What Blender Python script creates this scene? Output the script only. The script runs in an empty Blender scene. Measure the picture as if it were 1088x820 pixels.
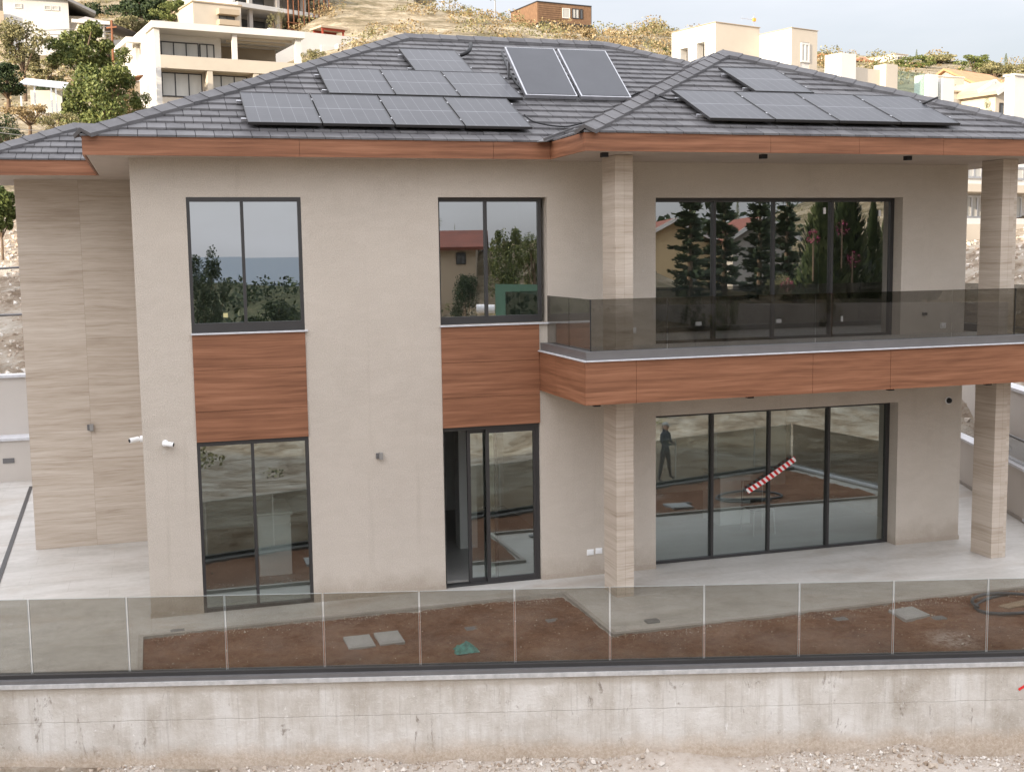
import bpy, bmesh, math, random
from mathutils import Vector, Matrix, noise
random.seed(7)
R = math.radians
scene = bpy.context.scene
COL = scene.collection

# ------------------------------------------------------------------ camera
CAM = Vector((0.2344, -16.5389, 4.9185))
YAW, PITCH, ROLL, F = 0.29328, 0.1122, -0.014325, 1251.8
fw = Vector((math.sin(YAW)*math.cos(PITCH), math.cos(YAW)*math.cos(PITCH), -math.sin(PITCH)))
r0 = Vector((math.cos(YAW), -math.sin(YAW), 0)); u0 = r0.cross(fw)
rt = r0*math.cos(ROLL)+u0*math.sin(ROLL); up = -r0*math.sin(ROLL)+u0*math.cos(ROLL)
cam = bpy.data.objects.new('camera', bpy.data.cameras.new('camera')); COL.objects.link(cam)
M = Matrix((rt, up, -fw)).transposed().to_4x4(); M.translation = CAM
cam.matrix_world = M
cam.data.sensor_width = 36; cam.data.lens = 36*F/1088
cam.data.clip_start = 0.1; cam.data.clip_end = 60000
scene.camera = cam
def ray(px, py): return fw + rt*((px-544)/F) - up*((py-410)/F)
def at(px, py, D): return CAM + ray(px, py)*D           # survey helper: a point D metres ahead
def on_z(px, py, z=0):
    d = ray(px, py); return CAM + d*((z-CAM.z)/d.z)
def head(px): d = ray(px, 270); return math.atan2(d.x, d.y)
def mirror(p): return Vector((p.x, 0.3-p.y, p.z))        # where a thing seen in the window glass really stands

# ------------------------------------------------------------------ mesh builder
class MB:
    def __init__(s): s.v = []; s.f = []
    def add(s, vs, fs):
        n = len(s.v); s.v += [Vector(v) for v in vs]; s.f += [tuple(i+n for i in f) for f in fs]; return s
    def box(s, x0, x1, y0, y1, z0, z1):
        return s.add([(x0,y0,z0),(x1,y0,z0),(x1,y1,z0),(x0,y1,z0),(x0,y0,z1),(x1,y0,z1),(x1,y1,z1),(x0,y1,z1)],
            [(0,3,2,1),(4,5,6,7),(0,1,5,4),(1,2,6,5),(2,3,7,6),(3,0,4,7)])
    def obox(s, c, ax, ay, az, hx, hy, hz):             # oriented box
        c = Vector(c); vs = []
        for k in (-1,1):
            for (i,j) in ((-1,-1),(1,-1),(1,1),(-1,1)): vs.append(c+ax*(i*hx)+ay*(j*hy)+az*(k*hz))
        return s.add(vs, [(0,3,2,1),(4,5,6,7),(0,1,5,4),(1,2,6,5),(2,3,7,6),(3,0,4,7)])
    def bar(s, a, b, w, h, upv=Vector((0,0,1))):        # bar of section w x h from a to b
        a = Vector(a); b = Vector(b); d = (b-a); L = d.length; d.normalize()
        x = d.cross(upv); x.normalize(); z = x.cross(d)
        return s.obox((a+b)/2, d, x, z, L/2, w/2, h/2)
    def prism(s, pts, z0, z1):                          # ccw xy polygon
        n = len(pts); vs = [(p[0],p[1],z0) for p in pts]+[(p[0],p[1],z1) for p in pts]
        return s.add(vs, [tuple(range(n-1,-1,-1)), tuple(range(n,2*n))]+[(i,(i+1)%n,(i+1)%n+n,i+n) for i in range(n)])
    def tube(s, pts, r, n=8, r2=None):
        pts = [Vector(p) for p in pts]; rings = []
        for i, p in enumerate(pts):
            d = (pts[min(i+1,len(pts)-1)]-pts[max(i-1,0)]); d.normalize()
            a = d.cross(Vector((0.13,0.31,0.94))); 
            if a.length < .05: a = d.cross(Vector((1,0,0)))
            a.normalize(); b = d.cross(a)
            rr = r if r2 is None else r+(r2-r)*i/(len(pts)-1)
            rings.append([p+a*(rr*math.cos(2*math.pi*k/n))+b*(rr*math.sin(2*math.pi*k/n)) for k in range(n)])
        vs = [v for q in rings for v in q]; fs = []
        for i in range(len(rings)-1):
            for k in range(n): fs.append((i*n+k, i*n+(k+1)%n, (i+1)*n+(k+1)%n, (i+1)*n+k))
        fs.append(tuple(range(n-1,-1,-1))); fs.append(tuple((len(rings)-1)*n+k for k in range(n)))
        return s.add(vs, fs)
    def move(s, m):
        s.v = [m @ v for v in s.v]; return s

def wloc(o):
    p = Vector((0,0,0))
    while o: p += o.location; o = o.parent
    return p
def build(name, mb, mat, parent=None, local=False, smooth=False, bevel=0, origin=None):
    me = bpy.data.meshes.new(name)
    off = Vector((0,0,0))
    if not local:
        if parent: off = wloc(parent)
        else: off = Vector(origin) if origin is not None else Vector((0,0,0))
    me.from_pydata([v-off for v in mb.v], [], mb.f); me.update()
    if smooth:
        for p in me.polygons: p.use_smooth = True
    o = bpy.data.objects.new(name, me); COL.objects.link(o)
    if mat: me.materials.append(mat)
    if parent: o.parent = parent
    elif not local: o.location = off
    if bevel:
        m = o.modifiers.new('bevel', 'BEVEL'); m.width = bevel; m.segments = 2; m.limit_method = 'ANGLE'
    return o
def tag(o, label, cat, group=None):
    o['label'] = label; o['category'] = cat
    if group: o['group'] = group
    return o
def thing(name, label, cat, loc=(0,0,0), rz=0, group=None):
    o = bpy.data.objects.new(name, None); COL.objects.link(o); o.empty_display_size = .2
    o.location = loc; o.rotation_euler = (0,0,rz); return tag(o, label, cat, group)
def struct(o, kind='structure'): o['kind'] = kind; return o

# ------------------------------------------------------------------ materials
class NT:
    def __init__(s, name):
        s.m = bpy.data.materials.new(name); s.m.use_nodes = True; s.t = s.m.node_tree; s.t.nodes.clear()
        s.out = s.n('ShaderNodeOutputMaterial')
    def n(s, typ, **kw):
        o = s.t.nodes.new(typ)
        for k, v in kw.items():
            if k == 'inp':
                for a, b in v.items():
                    if hasattr(b, 'is_output'): s.t.links.new(b, o.inputs[a])
                    else: o.inputs[a].default_value = b
            else: setattr(o, k, v)
        return o
    def pos(s, sc=(1,1,1)):
        g = s.n('ShaderNodeNewGeometry'); m = s.n('ShaderNodeVectorMath', operation='MULTIPLY', inp={0: g.outputs['Position'], 1: sc}); return m.outputs[0]
    def noise(s, vec, scale, detail=4, rough=.6, dist=0):
        return s.n('ShaderNodeTexNoise', inp={'Vector': vec, 'Scale': scale, 'Detail': detail, 'Roughness': rough, 'Distortion': dist}).outputs['Fac']
    def ramp(s, fac, stops):
        r = s.n('ShaderNodeValToRGB', inp={'Fac': fac}); e = r.color_ramp.elements
        while len(e) < len(stops): e.new(.5)
        for i, (p, c) in enumerate(stops): e[i].position = p; e[i].color = tuple(c)+(1,) if not isinstance(c, (int, float)) else (c,c,c,1)
        return r.outputs['Color']
    def mix(s, fac, a, b, mode='MIX'):
        m = s.n('ShaderNodeMix', data_type='RGBA', blend_type=mode)
        for k, v in ((0, fac), (6, a), (7, b)):
            if hasattr(v, 'is_output'): s.t.links.new(v, m.inputs[k])
            else: m.inputs[k].default_value = (tuple(v)+(1,) if isinstance(v, (tuple, list)) and len(v) == 3 else v)
        return m.outputs[2]
    def math(s, op, a, b=0.0):
        m = s.n('ShaderNodeMath', operation=op)
        for k, v in ((0, a), (1, b)):
            if hasattr(v, 'is_output'): s.t.links.new(v, m.inputs[k])
            else: m.inputs[k].default_value = v
        return m.outputs[0]
    def bump(s, h, strength, dist=.01):
        return s.n('ShaderNodeBump', inp={'Height': h, 'Strength': strength, 'Distance': dist}).outputs[0]
    def pr(s, col, rough=.7, normal=None, spec=.3, metal=0, **kw):
        b = s.n('ShaderNodeBsdfPrincipled')
        def si(k, v):
            if hasattr(v, 'is_output'): s.t.links.new(v, b.inputs[k])
            else: b.inputs[k].default_value = (tuple(v)+(1,) if isinstance(v, (tuple, list)) and len(v) == 3 else v)
        si('Base Color', col); si('Roughness', rough); si('Specular IOR Level', spec); si('Metallic', metal)
        if normal: si('Normal', normal)
        for k, v in kw.items(): si(k, v)
        s.t.links.new(b.outputs[0], s.out.inputs[0]); return s.m
def sc(c, k): return tuple(min(1, x*k) for x in c)
def plain(name, c, rough=.6, var=.12, scale=3, bump=0, bscale=80, metal=0, spec=.3, bd=.004):
    t = NT(name); p = t.pos(); n = t.noise(p, scale, 6)
    col = t.mix(t.ramp(n, [(.3, 0), (.7, 1)]), sc(c, 1-var), sc(c, 1+var))
    nm = t.bump(t.noise(p, bscale, 3), bump, bd) if bump else None
    return t.pr(col, rough, nm, spec, metal)

def m_stucco(name='stucco', c=(.57,.512,.445)):
    t = NT(name); p = t.pos(); g = t.n('ShaderNodeNewGeometry'); sp = t.n('ShaderNodeSeparateXYZ', inp={0: g.outputs['Position']})
    big = t.noise(p, .6, 6, .6, .5); fine = t.noise(p, 75, 3, .7); mid = t.noise(p, 11, 4, .6); tr = t.noise(t.pos((2.5,2.5,6)), 1, 4, .6, .8)
    col = t.mix(t.ramp(big, [(.3,0),(.7,1)]), sc(c,.94), sc(c,1.04))
    col = t.mix(t.ramp(tr, [(.42,0),(.62,.35)]), col, sc((c[0],c[1]*1.005,c[2]*1.02),1.10))
    st = t.noise(t.pos((6,6,.28)), 1, 5, .65)                                   # faint run-off marks
    col = t.mix(t.ramp(st, [(.58,0),(.72,.22)]), col, sc((c[0]*.95,c[1]*.93,c[2]*.88),.72))
    dz = t.math('ADD', sp.outputs[2], t.math('MULTIPLY', t.noise(p, 3.5, 5), -.55)) # splash dirt at the foot of the wall
    dirt = t.n('ShaderNodeMapRange', inp={'Value': dz, 'From Min': -.22, 'From Max': .10, 'To Min': .45, 'To Max': 0}).outputs[0]
    col = t.mix(dirt, col, (.30,.235,.175))
    col = t.mix(t.ramp(t.noise(p, 5.5, 3, .5), [(.735,0),(.755,.35)]), col, (.66,.64,.60))
    col = t.mix(t.ramp(fine, [(.38,0),(.62,1)]), t.mix(1, col, (.80,.79,.78), 'MULTIPLY'), col)
    h = t.math('ADD', t.math('MULTIPLY', mid, .6), fine)
    return t.pr(col, .9, t.bump(h, .7, .013), .15)
STUCCO = m_stucco()
def m_wood():
    t = NT('wood_panel'); wob = t.noise(t.pos((.5,.5,2.2)), 1.0, 2)
    sp = t.n('ShaderNodeSeparateXYZ', inp={0: t.pos()}); u = t.math('ADD', sp.outputs[0], sp.outputs[1])
    z = t.math('ADD', t.math('MULTIPLY', sp.outputs[2], 13), t.math('MULTIPLY', wob, 1.3))
    cv = t.n('ShaderNodeCombineXYZ', inp={0: t.math('MULTIPLY', u, .55), 1: z, 2: 0.0}).outputs[0]
    a = t.noise(cv, 1.1, 5, .55); b = t.noise(cv, 4.5, 4, .6)
    f = t.math('ADD', t.math('MULTIPLY', a, .72), t.math('MULTIPLY', b, .28))
    col = t.ramp(f, [(.32,(.13,.054,.028)), (.44,(.20,.086,.045)), (.54,(.255,.112,.060)), (.66,(.32,.150,.085))])
    return t.pr(col, .5, t.bump(f, .12, .003), .3)
WOOD = m_wood()
def m_stone(name, col_mode=False):
    t = NT(name); g = t.n('ShaderNodeNewGeometry'); sp = t.n('ShaderNodeSeparateXYZ', inp={0: g.outputs['Position']})
    u = t.math('ADD', sp.outputs[0], t.math('MULTIPLY', sp.outputs[1], .73))
    cv = t.n('ShaderNodeCombineXYZ', inp={0: t.math('ADD', sp.outputs[0], .9 if not col_mode else -6.5075), 1: sp.outputs[2], 2: 0.0})
    br = t.n('ShaderNodeTexBrick', offset=0.0 if col_mode else .0, inp={'Vector': cv.outputs[0], 'Scale': 1.0, 'Mortar Size': .0025, 'Mortar Smooth': .3, 'Brick Width': .4903 if col_mode else .99, 'Row Height': .245 if col_mode else .505,
        'Color1': (1,1,1,1), 'Color2': (.90,.88,.86,1), 'Mortar': (.66,.62,.58,1), 'Bias': 0.0})
    wob = t.noise(t.pos((.8,.8,3)), 1, 2)
    cz = t.n('ShaderNodeCombineXYZ', inp={0: t.math('MULTIPLY', u, .6), 1: t.math('ADD', t.math('MULTIPLY', sp.outputs[2], 12), t.math('MULTIPLY', wob, 1.3)), 2: t.math('MULTIPLY', t.math('FLOOR', t.math('DIVIDE', t.math('ADD', sp.outputs[0], .9), .99)), 3.7)})
    v = t.noise(cz.outputs[0], 1.0, 8, .62); v2 = t.noise(cz.outputs[0], 4.5, 5, .65)
    f = t.math('ADD', t.math('MULTIPLY', v, .6), t.math('MULTIPLY', v2, .4))
    c = t.ramp(f, [(.34,(.36,.295,.23)), (.44,(.46,.39,.32)), (.52,(.51,.44,.37)), (.64,(.58,.52,.45))])
    return t.pr(t.mix(1, c, br.outputs[0], 'MULTIPLY'), .55, t.bump(f, .25, .003), .3)
STONE = m_stone('travertine'); COLSTONE = m_stone('column_travertine', True)
def m_concrete_wall():
    t = NT('weathered_concrete'); p = t.pos()
    st = t.noise(t.pos((7,7,.45)), 1, 6, .65); st2 = t.noise(t.pos((30,30,1.2)), 1, 4, .6)
    blot = t.noise(p, 1.3, 6, .62); fine = t.noise(p, 26, 6, .75)
    c = t.ramp(blot, [(.3,(.36,.32,.27)), (.5,(.50,.465,.42)), (.66,(.62,.595,.56))])
    c = t.mix(t.ramp(t.noise(t.pos((2.2,2.2,.35)), 1.1, 5, .6), [(.50,0),(.60,.55)]), c, (.62,.60,.57))
    c = t.mix(t.ramp(st, [(.52,0),(.70,.5)]), c, (.36,.315,.26))
    c = t.mix(t.ramp(st2, [(.58,0),(.74,.42)]), c, (.27,.24,.20))
    c = t.mix(t.ramp(fine, [(.55,0),(.72,.55)]), c, (.70,.68,.65))
    c = t.mix(t.ramp(t.noise(p, 2.3, 7, .7, .6), [(.66,0),(.72,.85)]), c, (.74,.72,.69))
    c = t.mix(t.ramp(t.noise(t.pos((5,5,2.0)), 1, 7, .75, .5), [(.60,0),(.67,.8)]), c, (.20,.165,.135))
    c = t.mix(t.ramp(t.noise(t.pos((14,14,5)), 1, 5, .7, 1.0), [(.68,0),(.72,.7)]), c, (.75,.74,.73))
    sp = t.n('ShaderNodeSeparateXYZ', inp={0: t.pos()})
    wz = t.math('ADD', sp.outputs[2], t.math('MULTIPLY', t.noise(p, 3, 5), .28))
    c = t.mix(t.ramp(wz, [(0,1),(.01,1)]), c, c)
    mr = t.n('ShaderNodeMapRange', inp={'Value': wz, 'From Min': -.80, 'From Max': -.62, 'To Min': 1, 'To Max': 0})
    c = t.mix(t.math('MULTIPLY', mr.outputs[0], .75), c, t.ramp(fine, [(.35,(.36,.27,.19)), (.65,(.55,.46,.37))]))
    mr2 = t.n('ShaderNodeMapRange', inp={'Value': t.math('ADD', sp.outputs[2], t.math('MULTIPLY', t.noise(p, 6, 5), .10)), 'From Min': -.10, 'From Max': -.06, 'To Min': 0, 'To Max': 1})
    c = t.mix(t.math('MULTIPLY', mr2.outputs[0], .5), c, (.36,.31,.25))
    line = t.math('ABSOLUTE', t.math('ADD', sp.outputs[2], t.math('ADD', .44, t.math('MULTIPLY', t.noise(p,4,3), .03))))
    ln = t.n('ShaderNodeMapRange', inp={'Value': line, 'From Min': .001, 'From Max': .006, 'To Min': .28, 'To Max': 0})
    c = t.mix(ln.outputs[0], c, (.22,.19,.16))
    h = t.math('ADD', t.math('MULTIPLY', blot, 2.0), t.math('ADD', fine, t.math('MULTIPLY', ln.outputs[0], -1.5)))
    return t.pr(c, .92, t.bump(h, .6, .02), .15)
CONC = m_concrete_wall()
def m_paving():
    t = NT('paving_stone'); p = t.pos(); 
    br = t.n('ShaderNodeTexBrick', offset=.5, inp={'Vector': t.pos((1,1,0)), 'Scale': 1.0, 'Mortar Size': .003, 'Mortar Smooth': .4, 'Brick Width': 1.2, 'Row Height': .6,
        'Color1': (1,1,1,1), 'Color2': (.95,.94,.93,1), 'Mortar': (.72,.69,.66,1)})
    a = t.noise(t.pos((.5,1.6,1)), 1.2, 7, .6, .5); b = t.noise(p, 9, 5, .65)
    c = t.ramp(t.math('ADD', t.math('MULTIPLY', a, .7), t.math('MULTIPLY', b, .3)), [(.34,(.35,.33,.30)), (.5,(.43,.41,.38)), (.66,(.50,.48,.455))])
    c = t.mix(t.ramp(t.noise(t.pos((.6,1.2,1)), .9, 6, .7), [(.54,0),(.66,.6)]), c, (.34,.285,.235))
    c = t.mix(t.ramp(t.noise(t.pos((.35,1.4,1)), 1.7, 7, .7, 1.2), [(.60,0),(.64,.35)]), c, (.56,.53,.50))
    return t.pr(t.mix(1, c, br.outputs[0], 'MULTIPLY'), .45, t.bump(b, .12, .003), .35)
PAVE = m_paving()
def m_soil():
    t = NT('red_soil'); p = t.pos(); a = t.noise(p, 1.2, 6, .6); b = t.noise(p, 16, 7, .75); v = t.n('ShaderNodeTexVoronoi', inp={'Vector': p, 'Scale': 22.0})
    c = t.ramp(t.math('ADD', t.math('MULTIPLY', a, .5), t.math('MULTIPLY', b, .5)), [(.34,(.105,.050,.031)), (.48,(.175,.090,.056)), (.62,(.25,.142,.092)), (.78,(.36,.25,.18))])
    c = t.mix(t.ramp(t.noise(p, 30, 4, .6), [(.66,0),(.70,.8)]), c, (.46,.36,.28))
    ch = t.n('ShaderNodeVectorMath', operation='DISTANCE', inp={0: p, 1: (9.6,-4.4,0)})
    mk = t.math('MULTIPLY', t.n('ShaderNodeMapRange', inp={'Value': ch.outputs['Value'], 'From Min': .15, 'From Max': .45, 'To Min': 1, 'To Max': 0}).outputs[0], t.ramp(b, [(.42,0),(.58,1)]))
    c = t.mix(t.math('MULTIPLY', mk, .5), c, (.52,.46,.42))
    return t.pr(c, .95, t.bump(b, .9, .04), .1)
SOIL = m_soil()
def m_gravel_ground():
    t = NT('rubble_ground'); p = t.pos(); a = t.noise(p, .5, 6, .62); b = t.noise(p, 9, 8, .75)
    c = t.ramp(t.math('ADD', t.math('MULTIPLY', a, .55), t.math('MULTIPLY', b, .45)), [(.34,(.32,.26,.205)), (.46,(.47,.405,.345)), (.56,(.54,.485,.43)), (.68,(.66,.63,.59))])
    return t.pr(c, .95, t.bump(b, .9, .05), .1)
GROUND = m_gravel_ground()
def m_hill():
    t = NT('dry_hillside'); p = t.pos((1,1,1.8)); a = t.noise(p, .09, 8, .62, .5); b = t.noise(p, .9, 8, .75, .3); s = t.noise(t.pos((.2,.2,2.2)), 1, 6, .7)
    c = t.ramp(t.math('ADD', t.math('MULTIPLY', a, .5), t.math('MULTIPLY', b, .5)), [(.34,(.07,.07,.038)), (.43,(.14,.12,.068)), (.50,(.25,.20,.13)), (.57,(.40,.335,.235)), (.65,(.64,.57,.46))])
    c = t.mix(t.ramp(s, [(.5,0),(.62,.4)]), c, (.60,.52,.40))
    # rubble and road surfaces near the plots
    d = t.n('ShaderNodeVectorMath', operation='DISTANCE', inp={0: t.pos(), 1: (4,-2,0)})
    near = t.n('ShaderNodeMapRange', inp={'Value': d.outputs['Value'], 'From Min': 34, 'From Max': 42, 'To Min': 1, 'To Max': 0})
    gr = t.ramp(b, [(.36,(.20,.145,.10)), (.47,(.36,.29,.22)), (.56,(.46,.40,.33)), (.68,(.58,.53,.46))])
    c = t.mix(near.outputs[0], c, gr)
    far = t.n('ShaderNodeMapRange', inp={'Value': t.n('ShaderNodeSeparateXYZ', inp={0: t.pos()}).outputs[1], 'From Min': -120, 'From Max': -60, 'To Min': 1, 'To Max': 0})
    c = t.mix(far.outputs[0], c, t.ramp(b, [(.4,(.018,.028,.014)), (.52,(.055,.065,.032)), (.60,(.13,.12,.07)), (.68,(.32,.27,.19))]))
    return t.pr(c, .95, t.bump(b, 1.0, .5), .1)
HILL = m_hill()
def m_tile():
    t = NT('slate_tile'); g = t.n('ShaderNodeNewGeometry'); rnd = g.outputs['Random Per Island']; p = t.pos()
    c = t.ramp(rnd, [(0,(.080,.076,.079)), (.5,(.100,.096,.098)), (1,(.126,.121,.123))])
    c = t.mix(t.ramp(t.noise(p, 5, 7, .7), [(.45,0),(.72,.6)]), c, (.175,.17,.175))
    c = t.mix(t.ramp(t.noise(p, 45, 3, .6), [(.72,0),(.76,.7)]), c, (.4,.4,.4))
    return t.pr(c, .58, t.bump(t.noise(p, 60, 4), .2, .003), .35)
TILE = m_tile()
def m_solar():
    t = NT('solar_cells'); tc = t.n('ShaderNodeTexCoord'); sp = t.n('ShaderNodeSeparateXYZ', inp={0: tc.outputs['Object']})
    def line(v, period, w, a):
        m = t.math('ABSOLUTE', t.math('SUBTRACT', t.math('FRACT', t.math('MULTIPLY', v, 1/period)), .5))
        return t.n('ShaderNodeMapRange', inp={'Value': m, 'From Min': .5-w/period, 'From Max': .5-w/period*.6, 'To Min': 0, 'To Max': a}).outputs[0]
    f = t.math('MAXIMUM', line(sp.outputs[0], .163, .003, .24), line(sp.outputs[1], .086, .002, .06))
    mid = t.n('ShaderNodeMapRange', inp={'Value': t.math('ABSOLUTE', t.math('SUBTRACT', sp.outputs[1], .70)), 'From Min': .006, 'From Max': .010, 'To Min': .34, 'To Max': 0}).outputs[0]
    f = t.math('MAXIMUM', f, mid)
    base = t.ramp(t.noise(t.pos(), 3, 5), [(.35,(.024,.025,.031)), (.7,(.036,.037,.043))])
    c = t.mix(f, base, (.55,.55,.58))
    return t.pr(c, .34, None, .36)
SOLAR = m_solar()
def m_leaf(name, a, b, c2):
    t = NT(name); g = t.n('ShaderNodeNewGeometry'); n = t.noise(t.pos(), 1.1, 3)
    f = t.math('ADD', t.math('MULTIPLY', g.outputs['Random Per Island'], .6), t.math('MULTIPLY', n, .4))
    col = t.ramp(f, [(.2, a), (.5, b), (.8, c2)])
    return t.pr(col, .65, None, .25)
LEAF = m_leaf('green_leaves', (.048,.068,.020), (.105,.13,.038), (.20,.215,.075))
DARKLEAF = m_leaf('dark_leaves', (.012,.024,.010), (.03,.048,.018), (.055,.075,.028))
OLIVE = m_leaf('olive_leaves', (.085,.085,.038), (.18,.17,.08), (.31,.27,.14))
DRY = m_leaf('dry_leaves', (.15,.10,.05), (.26,.19,.095), (.38,.30,.17))
PINK = m_leaf('pink_flowers', (.16,.012,.05), (.26,.02,.085), (.36,.05,.14))
BARK = plain('bark', (.16,.11,.075), .9, .3, 6, .6, 30)
FRAME = plain('dark_aluminium', (.045,.043,.043), .42, .08, 2, metal=.3, spec=.5)
GREYMET = plain('grey_aluminium', (.15,.145,.145), .42, .1, 3, metal=.3, spec=.5)
WHITEMET = plain('white_trim', (.54,.54,.56), .45, .12, 9)
LAMPM = plain('lamp_metal', (.30,.29,.28), .4, .1, 6, metal=.4)
WHITE = plain('white_plastic', (.80,.80,.80), .4, .04, 4)
BLACK = plain('black_rubber', (.016,.016,.017), .5, .2, 8)
SILVER = plain('silver_metal', (.55,.55,.57), .35, .1, 5, metal=.8)
PLASTER = plain('interior_plaster', (.66,.65,.62), .8, .05, 1)
FLOORT = plain('interior_floor', (.30,.29,.28), .35, .08, 1)
SOFFIT = plain('soffit_board', (.42,.355,.30), .7, .08, 1.5, .2, 60)
BGWHITE = plain('white_render', (.62,.60,.57), .85, .05, .6, .2, 9)
BGCREAM = plain('cream_render', (.52,.46,.38), .85, .07, .5, .2, 9)
BGTAN = plain('tan_render', (.42,.34,.25), .85, .1, .6)
BGBROWN = plain('brown_cladding', (.20,.115,.065), .7, .2, 3)
BGCONC = plain('raw_concrete', (.40,.37,.34), .85, .12, .8)
CLAY = plain('clay_tiles', (.34,.15,.075), .8, .25, 1.2, .4, 8)
DCLAY = plain('dark_clay_tiles', (.14,.043,.028), .8, .25, 1.2, .4, 8)
REDPAINT = plain('red_paint', (.32,.06,.035), .6, .15, 3)
RUST = plain('rusty_steel', (.24,.10,.05), .8, .25, 3)
LIGHTWALL = plain('painted_boundary_wall', (.50,.46,.42), .85, .05, 1.0, .3, 50)
def m_glass(name, tint, refl, rtint=(1,1,1), rough=0.0, fres=1.0):
    t = NT(name); tr = t.n('ShaderNodeBsdfTransparent', inp={'Color': tuple(tint)+(1,)})
    gl = t.n('ShaderNodeBsdfGlossy', inp={'Color': tuple(rtint)+(1,), 'Roughness': rough})
    fa = t.n('ShaderNodeLayerWeight', inp={'Blend': .5}).outputs['Facing']
    f = t.math('MINIMUM', t.math('ADD', t.math('MULTIPLY', t.math('POWER', fa, 4.0), .8*fres), refl+.035), 1.0)
    mx = t.n('ShaderNodeMixShader', inp={0: f, 1: tr.outputs[0], 2: gl.outputs[0]})
    t.t.links.new(mx.outputs[0], t.out.inputs[0]); return t.m
WGLASS = m_glass('window_glass', (.50,.56,.55), .40, (.92,.95,.97))
DGLASS = m_glass('lower_door_glass', (.76,.83,.80), .28, (.90,.99,.98))
BGLASS = m_glass('smoked_glass', (.55,.545,.53), .02)
RGLASS = m_glass('railing_glass', (.70,.695,.665), .035)
FARGLASS = m_glass('far_glass', (.35,.37,.36), .10)
PALEGLASS = m_glass('pale_glass', (.80,.90,.86), .02)

# ------------------------------------------------------------------ terrain
def smooth(a, b, x):
    t = max(0., min(1., (x-a)/(b-a))); return t*t*(3-2*t)
def interp(tab, x):
    if x <= tab[0][0]: return tab[0][1]
    for (a, va), (b, vb) in zip(tab, tab[1:]):
        if x <= b: return va+(vb-va)*(x-a)/(b-a)
    return tab[-1][1]
PROF = [  # heading (from image column), then profile of height over distance ahead
 (-700, [(27,-.5),(30,2.0),(40,5.5),(60,11),(90,19),(130,33),(170,46),(260,60),(420,62)]),
 (60,   [(28.3,-.5),(29.2,2.1),(36,4.4),(45,6.6),(56,9.0),(66,11.6),(80,15.5),(95,20),(110,25.5),(135,36),(170,47),(260,58),(420,60)]),
 (180,  [(30,-.5),(34,2.4),(45,6.4),(60,8.8),(75,12.6),(90,18.5),(104,24),(118,30),(135,37),(170,44),(260,55),(400,55)]),
 (290,  [(30,-.5),(34,2.4),(45,6.4),(60,8.6),(75,12.4),(92,18.8),(104,22.4),(116,24),(130,34),(150,40),(200,44),(300,44)]),
 (350,  [(30,-.5),(34,2.4),(45,6.6),(60,10),(75,14.5),(88,19.3),(97,20.9),(106,25.5),(125,34),(150,38),(220,36),(300,30)]),
 (420,  [(30,-.5),(34,2.4),(45,6.6),(60,11),(75,16.2),(100,23.5),(125,31.4),(150,31),(220,28),(300,25)]),
 (540,  [(30,-.5),(34,2.4),(45,6.6),(60,11),(75,15.5),(95,21.0),(115,27.2),(140,27),(200,22),(300,15)]),
 (600,  [(30,-.5),(34,2.4),(45,6.4),(60,10.6),(75,14.8),(95,20.4),(113,25.4),(126,27.0),(150,26),(200,22),(300,15)]),
 (700,  [(30,-.5),(34,2.2),(45,6.0),(60,10),(75,14.0),(95,19.5),(120,26.6),(128,28.3),(160,27),(260,15)]),
 (860,  [(30,-.5),(34,2.2),(45,6.0),(60,10),(80,15.0),(110,21.5),(150,29.2),(175,31),(260,25),(400,15)]),
 (1090, [(24.5,-.5),(27,1.8),(33,4.8),(42,5.4),(50,7.2),(70,13),(100,18.5),(140,25.5),(180,31),(260,26),(400,15)]),
 (1800, [(22,-.5),(26,1.8),(33,4.8),(42,5.4),(50,7.2),(70,13),(100,18.5),(140,25.5),(180,31),(260,26),(400,15)]),
]
PH = [(head(a), p) for a, p in PROF]
SUN_AZ, SUN_EL = R(241), R(14)
sd = Vector((math.sin(SUN_AZ), math.cos(SUN_AZ), 0)); sp_ = Vector((-sd.y, sd.x, 0))
HC = Vector((5,1,0)) + sd*95  # crest of an unseen ridge, added to keep the low sun off the house
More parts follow.
